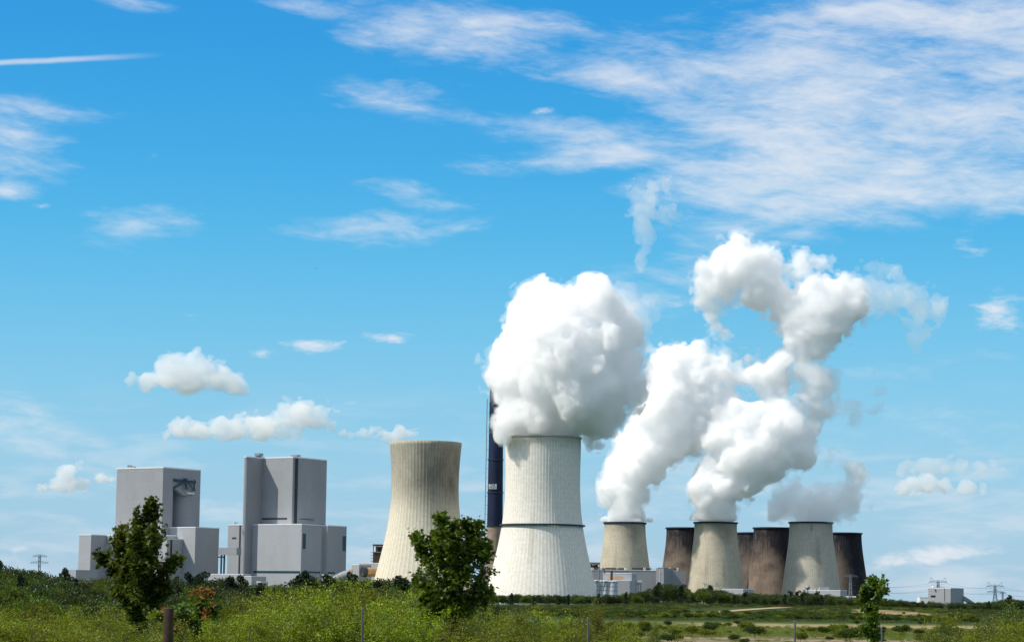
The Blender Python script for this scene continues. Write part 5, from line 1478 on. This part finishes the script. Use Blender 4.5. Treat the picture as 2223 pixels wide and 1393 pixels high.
tag(bake(FAR['bush'], rise_spots(1700, 1000, 1330, 1.0, 2.1), 'plantation', 420), 'dense young plantation covering the gentle rise before the old towers', 'plantation')
tag(bake(FAR['bright'], rise_spots(480, 1000, 1330, 0.9, 1.9, 1150, 2050), 'scrub_cover', 420), 'yellow-green scrub mixed through the young plantation', 'scrub')
tag(bake(FAR['bright'], rise_spots(800, 440, 600, 0.4, 1.3, 1180, 2200), 'undergrowth', 160), 'low yellow-green undergrowth on the near plain', 'undergrowth')
tag(bake(FAR['bush'], rise_spots(500, 735, 1010, 0.8, 2.2, 1120, 2200), 'undergrowth', 260), 'low green undergrowth behind the dry field', 'undergrowth')
tag(bake(FAR['bright'], rise_spots(260, 340, 450, 0.3, 0.9, 1330, 2200), 'undergrowth', 200), 'sparse weeds on the bare soil at the lower right', 'undergrowth')
tag(bake(FAR['broad'], rise_spots(420, 1480, 1900, 6.0, 9.0, H=8.0), 'woodland', 600), 'dark distant wood at the foot of the power station', 'wood')
nC = 0
for D0 in (975, 925, 875, 830, 795):
    px = 1170 + rng.uniform(0, 20)
    while px < 2120:
        D = D0 * rng.uniform(.985, 1.015); p = at(px, hz(px), D); kd = 'bush' if rng.uniform() < .75 else 'bright'
        h = rng.uniform(1.8, 3.1)
        if not (abs(p.x - 170) < 22 and D0 > 960):
            row = {975: 'hindmost', 925: 'fourth', 875: 'middle', 830: 'second', 795: 'front'}[D0]
            plant(FAR[kd][int(rng.integers(3))], p.x, D, gz(p.x, D) - .1, rng.uniform(.95, 1.35), h / 3, rng.uniform(0, 6), f"{'green' if kd == 'bush' else 'yellow-green'} bush in the {row} row behind the dry field {where(px)}", 'bush', f'bushes behind the dry field {where(px)}, {row} row', False); nC += 1
        px += rng.uniform(18, 32)
nB = 0
# scattered bushes on the near plain
nD = 0
for i in range(110):
    px, D = rng.uniform(1240, 2200), 700 - 330 * rng.uniform(0, 1) ** 0.8
    if 600 < D < 700 and rng.uniform() < 0.75: continue
    p = at(px, hz(px), D); h = rng.uniform(0.7, 2.4) * (0.7 + 0.5 * (D < 560)); kd = 'bush' if rng.uniform() < .45 else 'bright'
    plant(FAR[kd][int(rng.integers(3))], p.x, D, gz(p.x, D) - .1, h / 3 * rng.uniform(.8, 1.3), h / 3, rng.uniform(0, 6), 'low %s %s' % ('green bush on the open plain' if kd == 'bush' else 'yellow-green bush on the open plain', where(px)), 'bush', 'scattered bushes on the plain %s' % where(px), False); nD += 1
for (px, py, h) in ((1860, 1352, 2.2), (1998, 1352, 2.0), (1600, 1352, 2.0), (1932, 1318, 1.8), (1983, 1322, 1.6), (1962, 1328, 1.6), (1995, 1330, 1.4), (2005, 1336, 1.6), (1450, 1356, 2.2)):
    p = hit_ground(px, py + 6)
    plant(FAR['broad'][1], p.x, p.y, p.z - .1, h / 6, h / 8, 1.0, 'single dark bush standing alone on the dry ground %s' % where(px), 'bush', 'single dark bushes on dry ground', False)
# wooded slope at left
SKY_L = [(-40, 1214), (20, 1218), (60, 1220), (110, 1226), (150, 1240), (175, 1246), (200, 1238), (240, 1246), (300, 1250), (360, 1246), (400, 1244), (440, 1240), (500, 1243), (540, 1256), (600, 1256), (640, 1248), (690, 1238), (740, 1244), (800, 1242), (860, 1240), (910, 1244), (960, 1264), (1040, 1286), (1100, 1290)]
nE = scatter_skyline(rng, SKY_L, -50, 1080, [520, 455, 395, 340], 27, [('pine', .22), ('broad', .5), ('pale', .28)], lab, catn, 'trees of the wooded slope', 8, 0, 11, 5.0, clip=0.5)
labE = {k: 'low ' + v for k, v in lab.items()}
nE2 = scatter_skyline(rng, [(a, b + 34) for a, b in SKY_L], -50, 1080, [300, 255], 44, [('broad', .35), ('pale', .65)], labE, catn, 'trees at the foot of the wooded slope', 8, 0, 14, 6.0, clip=0.5)
# near scrub in front
SKY_N = [(-60, 1300), (0, 1300), (60, 1298), (100, 1303), (180, 1312), (240, 1312), (330, 1318), (420, 1308), (470, 1298), (560, 1294), (600, 1280), (640, 1258), (690, 1250), (730, 1262), (770, 1250), (820, 1254), (870, 1262), (920, 1280), (1000, 1298), (1060, 1300), (1150, 1312), (1220, 1322), (1260, 1312), (1330, 1338), (1400, 1364), (1470, 1386), (1500, 1410)]
labn = dict(bright='yellow-green shrub', olive='olive shrub', mid='dark green shrub', spire='slim upright young tree')
catm = dict(bright='shrub', olive='shrub', mid='shrub', spire='young tree')
nH = scatter_skyline(rng, [(a, b + 34) for a, b in SKY_N], -80, 1480, [57], 60, [('bright', .6), ('olive', .4)], labn, catm, 'nearest scrub', 4, 0, 0, 6, near=True, clip=0.6)
nF = scatter_skyline(rng, SKY_N, -80, 1490, [160, 135, 112, 94, 78], 58, [('bright', .5), ('olive', .3), ('mid', .14), ('spire', .06)], labn, catm, 'scrub', 4, 0, 15, 5, near=True, clip=0.8)
nG = scatter_skyline(rng, [(1990, 1400), (2010, 1345), (2045, 1322), (2075, 1322), (2100, 1350), (2130, 1338), (2170, 1316), (2215, 1298), (2260, 1294)], 2005, 2270, [125, 100, 80], 58, [('bright', .45), ('olive', .4), ('mid', .15)], labn, catm, 'scrub', 4, 0, 18, 4, near=True, clip=0.7)
for px, top, D, s in ((1287, 1284, 118, .8), (1305, 1300, 116, .7), (1215, 1300, 130, .6), (1420, 1322, 150, .5), (115, 1285, 165, .6), (455, 1290, 160, .6)):
    p = at(px, top, D); z0 = gz(p.x, D); h = p.z - z0
    plant(NEAR['spire'][int(rng.integers(2))], p.x, D, z0 - .1, s, h / 5, rng.uniform(0, 6), 'slim upright young tree rising out of the scrub %s' % where(px), 'young tree', 'slim young trees in the scrub', True)
print('plants', nA, nB, nC, nD, nE, nE2, nF, nG)

# ------------------------------------------------------------------ three young maples, the red-leaved bush and the posts
def maple(name, label, D, foot, limbs, nleaf, leaf, seed, depth=0.5, trunk_r=0.05, mat='maple', cat='tree'):
    """limbs: lists of photo pixels (px, py, leaf spread px); side limbs reach to and from the viewer too"""
    rng = np.random.default_rng(seed); k = D / FPX
    f = at(*foot, D); z0 = gz(f.x, D)
    root = thing(name, label, cat, (f.x, D, z0))
    paths, rads, LP, LD = [], [], [], []
    tot = sum(len(l[1]) * l[0] for l in limbs)
    for w, pts in limbs:
        dy = rng.normal(0, depth, len(pts)); dy = np.cumsum(dy) * 0.6; dy[0] = 0
        W = np.array([[*at(a, b, D)] for a, b, _ in pts]); W[:, 1] += dy
        sp = np.array([s for _, _, s in pts]) * k
        tt = np.linspace(0, len(pts) - 1, len(pts) * 4); i0 = np.minimum(tt.astype(int), len(pts) - 2); fr = (tt - i0)[:, None]
        P = W[i0] * (1 - fr) + W[i0 + 1] * fr; P += rng.normal(0, 0.012, P.shape)
        paths.append(P); rads.append(np.linspace(trunk_r * (1 if w >= 2 else .55), 0.008, len(P)))
        n = int(nleaf * w * len(pts) / tot); nt_ = max(4, n // 15)
        for q in range(nt_):
            t = rng.uniform(0, len(pts) - 1); i = min(int(t), len(pts) - 2); fr2 = t - i
            c = W[i] * (1 - fr2) + W[i + 1] * fr2; s = sp[i] * (1 - fr2) + sp[i + 1] * fr2
            if s <= 0: continue
            ax = W[i + 1] - W[i]; ax /= np.linalg.norm(ax)
            d = rng.normal(0, 1, 3) + ax * 0.9 + np.array([0, 0, 0.35]); d /= np.linalg.norm(d)
            L = s * (0.25 + 1.25 * rng.uniform(0, 1) ** 1.4); e = c + d * L
            paths.append(np.stack([c, (c + e) / 2 + rng.normal(0, .015, 3), e])); rads.append(np.array([.010, .007, .003]))
            m = n // nt_; u = rng.uniform(0.15, 1.08, m)[:, None]
            LP.append(c + (e - c) * u + rng.normal(0, 0.06, (m, 3))); LD.append(np.repeat(d[None], m, 0))
    # trunk down to the ground
    paths.append(np.array([[f.x, D, z0 - .1], [f.x, D, (z0 + f.z) / 2], [f.x, D, f.z + .05]])); rads.append(np.array([trunk_r * 1.3, trunk_r * 1.15, trunk_r]))
    off = np.array([f.x, D, z0])
    LP, LD = np.concatenate(LP), np.concatenate(LD)
    V, F = maple_leaves(LP - off, LD, leaf, rng)
    link_mesh('crown', np_mesh('crown', V, F), LEAF[mat], root)
    V, F = tube_np(paths, rads, 6)
    link_mesh('trunk', np_mesh('trunk', V - off, F), MAT['bark'], root, True)
    return root, off

maple('young_maple', 'dark young maple with ragged upright limbs before the left boiler house', 66, (302, 1400), [
    (3, [(302, 1395, 22), (299, 1360, 26), (300, 1325, 34), (304, 1290, 46), (310, 1250, 48), (314, 1210, 40), (318, 1175, 30), (324, 1140, 20), (327, 1112, 12), (329, 1094, 6)]),
    (1.6, [(302, 1300, 30), (286, 1260, 34), (268, 1225, 26), (260, 1195, 20), (258, 1165, 16), (257, 1142, 7)]),
    (1.4, [(300, 1310, 30), (272, 1270, 32), (245, 1240, 24), (226, 1220, 15), (212, 1203, 8)]),
    (1.6, [(304, 1310, 34), (325, 1275, 36), (348, 1250, 28), (368, 1232, 19), (387, 1213, 8)]),
    (1.6, [(308, 1270, 30), (302, 1225, 34), (298, 1185, 28), (302, 1150, 20), (300, 1110, 7)]),
    (1.0, [(306, 1320, 34), (325, 1310, 34), (350, 1290, 24), (365, 1270, 14)]),
    (1.0, [(300, 1320, 34), (280, 1305, 30), (262, 1290, 18)]),
    (1.2, [(310, 1240, 30), (330, 1205, 26), (338, 1175, 20), (335, 1150, 12)])], 8500, 0.14, 71, 0.30, 0.07)
maple('young_maple', 'round dense dark young maple between the cream and white towers', 68, (983, 1400), [
    (2.5, [(983, 1390, 0), (984, 1340, 30), (984, 1300, 48), (980, 1250, 62), (975, 1205, 56), (970, 1170, 38), (962, 1140, 18), (958, 1126, 8)]),
    (1.6, [(984, 1310, 40), (1010, 1260, 52), (1020, 1210, 44), (1022, 1175, 30), (1016, 1150, 18), (1008, 1136, 8)]),
    (1.4, [(984, 1320, 40), (1030, 1290, 38), (1046, 1250, 28), (1050, 1210, 22), (1056, 1180, 12)]),
    (1.3, [(982, 1300, 36), (945, 1250, 36), (925, 1215, 26), (913, 1185, 18), (903, 1162, 7)]),
    (1.2, [(982, 1340, 36), (955, 1320, 36), (935, 1305, 24), (915, 1300, 12)]),
    (1.2, [(984, 1340, 40), (1015, 1325, 38), (1040, 1305, 26), (1056, 1290, 10)]),
    (1.4, [(980, 1270, 46), (950, 1215, 40), (940, 1180, 26), (938, 1158, 10)]),
    (1.4, [(990, 1270, 46), (1000, 1220, 46), (1035, 1195, 28), (1056, 1200, 12)]),
    (1.6, [(984, 1310, 40), (990, 1250, 50), (994, 1200, 44), (990, 1165, 26), (984, 1146, 10)]),
    (1.2, [(1000, 1250, 40), (1030, 1180, 34), (1034, 1150, 16), (1036, 1137, 6)]),
    (1.4, [(984, 1330, 40), (955, 1300, 40), (930, 1278, 30), (912, 1262, 14)]),
    (1.4, [(984, 1345, 40), (1015, 1320, 40), (1042, 1300, 30), (1056, 1270, 14)]),
    (1.2, [(975, 1350, 34), (950, 1345, 34), (925, 1335, 22)])], 10000, 0.135, 73, 0.36, 0.06)
maple('young_maple', 'thin young maple with a narrow crown before the darkest tower', 68, (1896, 1400), [
    (2.5, [(1896, 1393, 0), (1897, 1370, 10), (1897, 1345, 18), (1897, 1318, 18), (1898, 1292, 15), (1897, 1272, 10), (1896, 1261, 5)]),
    (1.0, [(1896, 1345, 12), (1886, 1320, 12), (1879, 1298, 9), (1877, 1282, 5), (1877, 1274, 3)]),
    (1.0, [(1898, 1320, 12), (1906, 1295, 12), (1909, 1275, 8), (1912, 1262, 5)]),
    (0.8, [(1896, 1385, 12), (1888, 1372, 12), (1876, 1366, 6)]),
    (0.8, [(1897, 1390, 14), (1908, 1378, 14), (1915, 1370, 8)])], 2100, 0.115, 75, 0.16, 0.035)
r_, off_ = maple('red_tipped_bush', 'green bush with orange-red shoots beside the thick wooden post', 62, (415, 1410), [
    (2, [(415, 1400, 26), (412, 1370, 32), (420, 1340, 32), (432, 1310, 26), (438, 1290, 16)]),
    (1.5, [(410, 1395, 26), (385, 1370, 26), (365, 1345, 20), (352, 1330, 10)]),
    (1.5, [(420, 1390, 28), (445, 1360, 26), (458, 1330, 20), (462, 1315, 10)]),
    (1, [(420, 1370, 26), (400, 1340, 22), (398, 1320, 12)]), (1, [(405, 1400, 26), (385, 1390, 26), (375, 1375, 20)])], 3600, 0.10, 77, 0.35, 0.03, 'mid', 'bush')
rr = np.random.default_rng(79); LP = []
for px, py, n, s in ((438, 1280, 46, 9), (426, 1284, 30, 9), (455, 1282, 34, 8), (418, 1290, 22, 8), (446, 1292, 26, 9), (458, 1288, 16, 5), (462, 1308, 30, 7), (447, 1327, 40, 9), (444, 1338, 20, 7), (352, 1325, 30, 8), (360, 1352, 20, 7), (404, 1352, 30, 8), (390, 1360, 34, 8), (384, 1366, 26, 8), (396, 1370, 20, 8), (434, 1298, 20, 8), (382, 1330, 10, 6)):
    c = np.array([*at(px, py, 61.6)]); LP.append(c + rr.normal(0, s * 61.6 / FPX, (int(n * .55), 3)) * np.array([.6, .8, .5]))
for q in LP:
    V, F = maple_leaves(q - off_, np.tile(np.array([[0, 0, .6]]), (len(q), 1)), 0.085, rr)
    link_mesh('red_shoot', np_mesh('red_shoot', V, F), LEAF['red'], r_)

# fence posts
D = 40.0; p = at(366.5, 1319, D); z0 = gz(p.x, D); r0 = 11 * D / FPX
po = thing('wooden_post', 'thick weathered round wooden post before the red-tipped bush', 'post', (p.x, D, z0))
MB().lathe((p.x, D), [(r0 * 1.04, z0 - .2), (r0 * 1.02, z0 + .6), (r0, p.z - .012), (r0 * .9, p.z)], 28).build('shaft', MAT['post'], po, smooth=True)
MB().lathe((p.x, D), [(r0 * .88, p.z + .0005), (r0 * .86, p.z + .004)], 28).build('sawn_top', plain('sawn_wood', (0.22, 0.17, 0.11), 0.25, 20, 0.9, 0.1), po)
for px, py, lab_ in ((787, 1321, 'thin grey metal stake in the yellow-green scrub'), (1277, 1341, 'thin grey metal stake before the white tower scrub'), (1725.5, 1349, 'thin pale stake on the open plain side'), (1914, 1362, 'thin leaning stake beside the narrow young maple')):
    D = 44.0 if px != 1914 else 66.0; p = at(px, py, D); z0 = gz(p.x, D); w = 2.1 * D / FPX
    po = thing('stake', lab_, 'post', (p.x, D, z0), None)
    lean = -0.10 if px == 1914 else 0.0
    MB().tube([(p.x - lean * 0.4, D, z0 - .2), (p.x, D, p.z)], w, 8).build('shaft', MAT['zinc'], po, smooth=True)
    MB().tube([(p.x, D, p.z + .001), (p.x, D, p.z + .02)], w * 1.25, 8).build('cap', MAT['steel'], po)
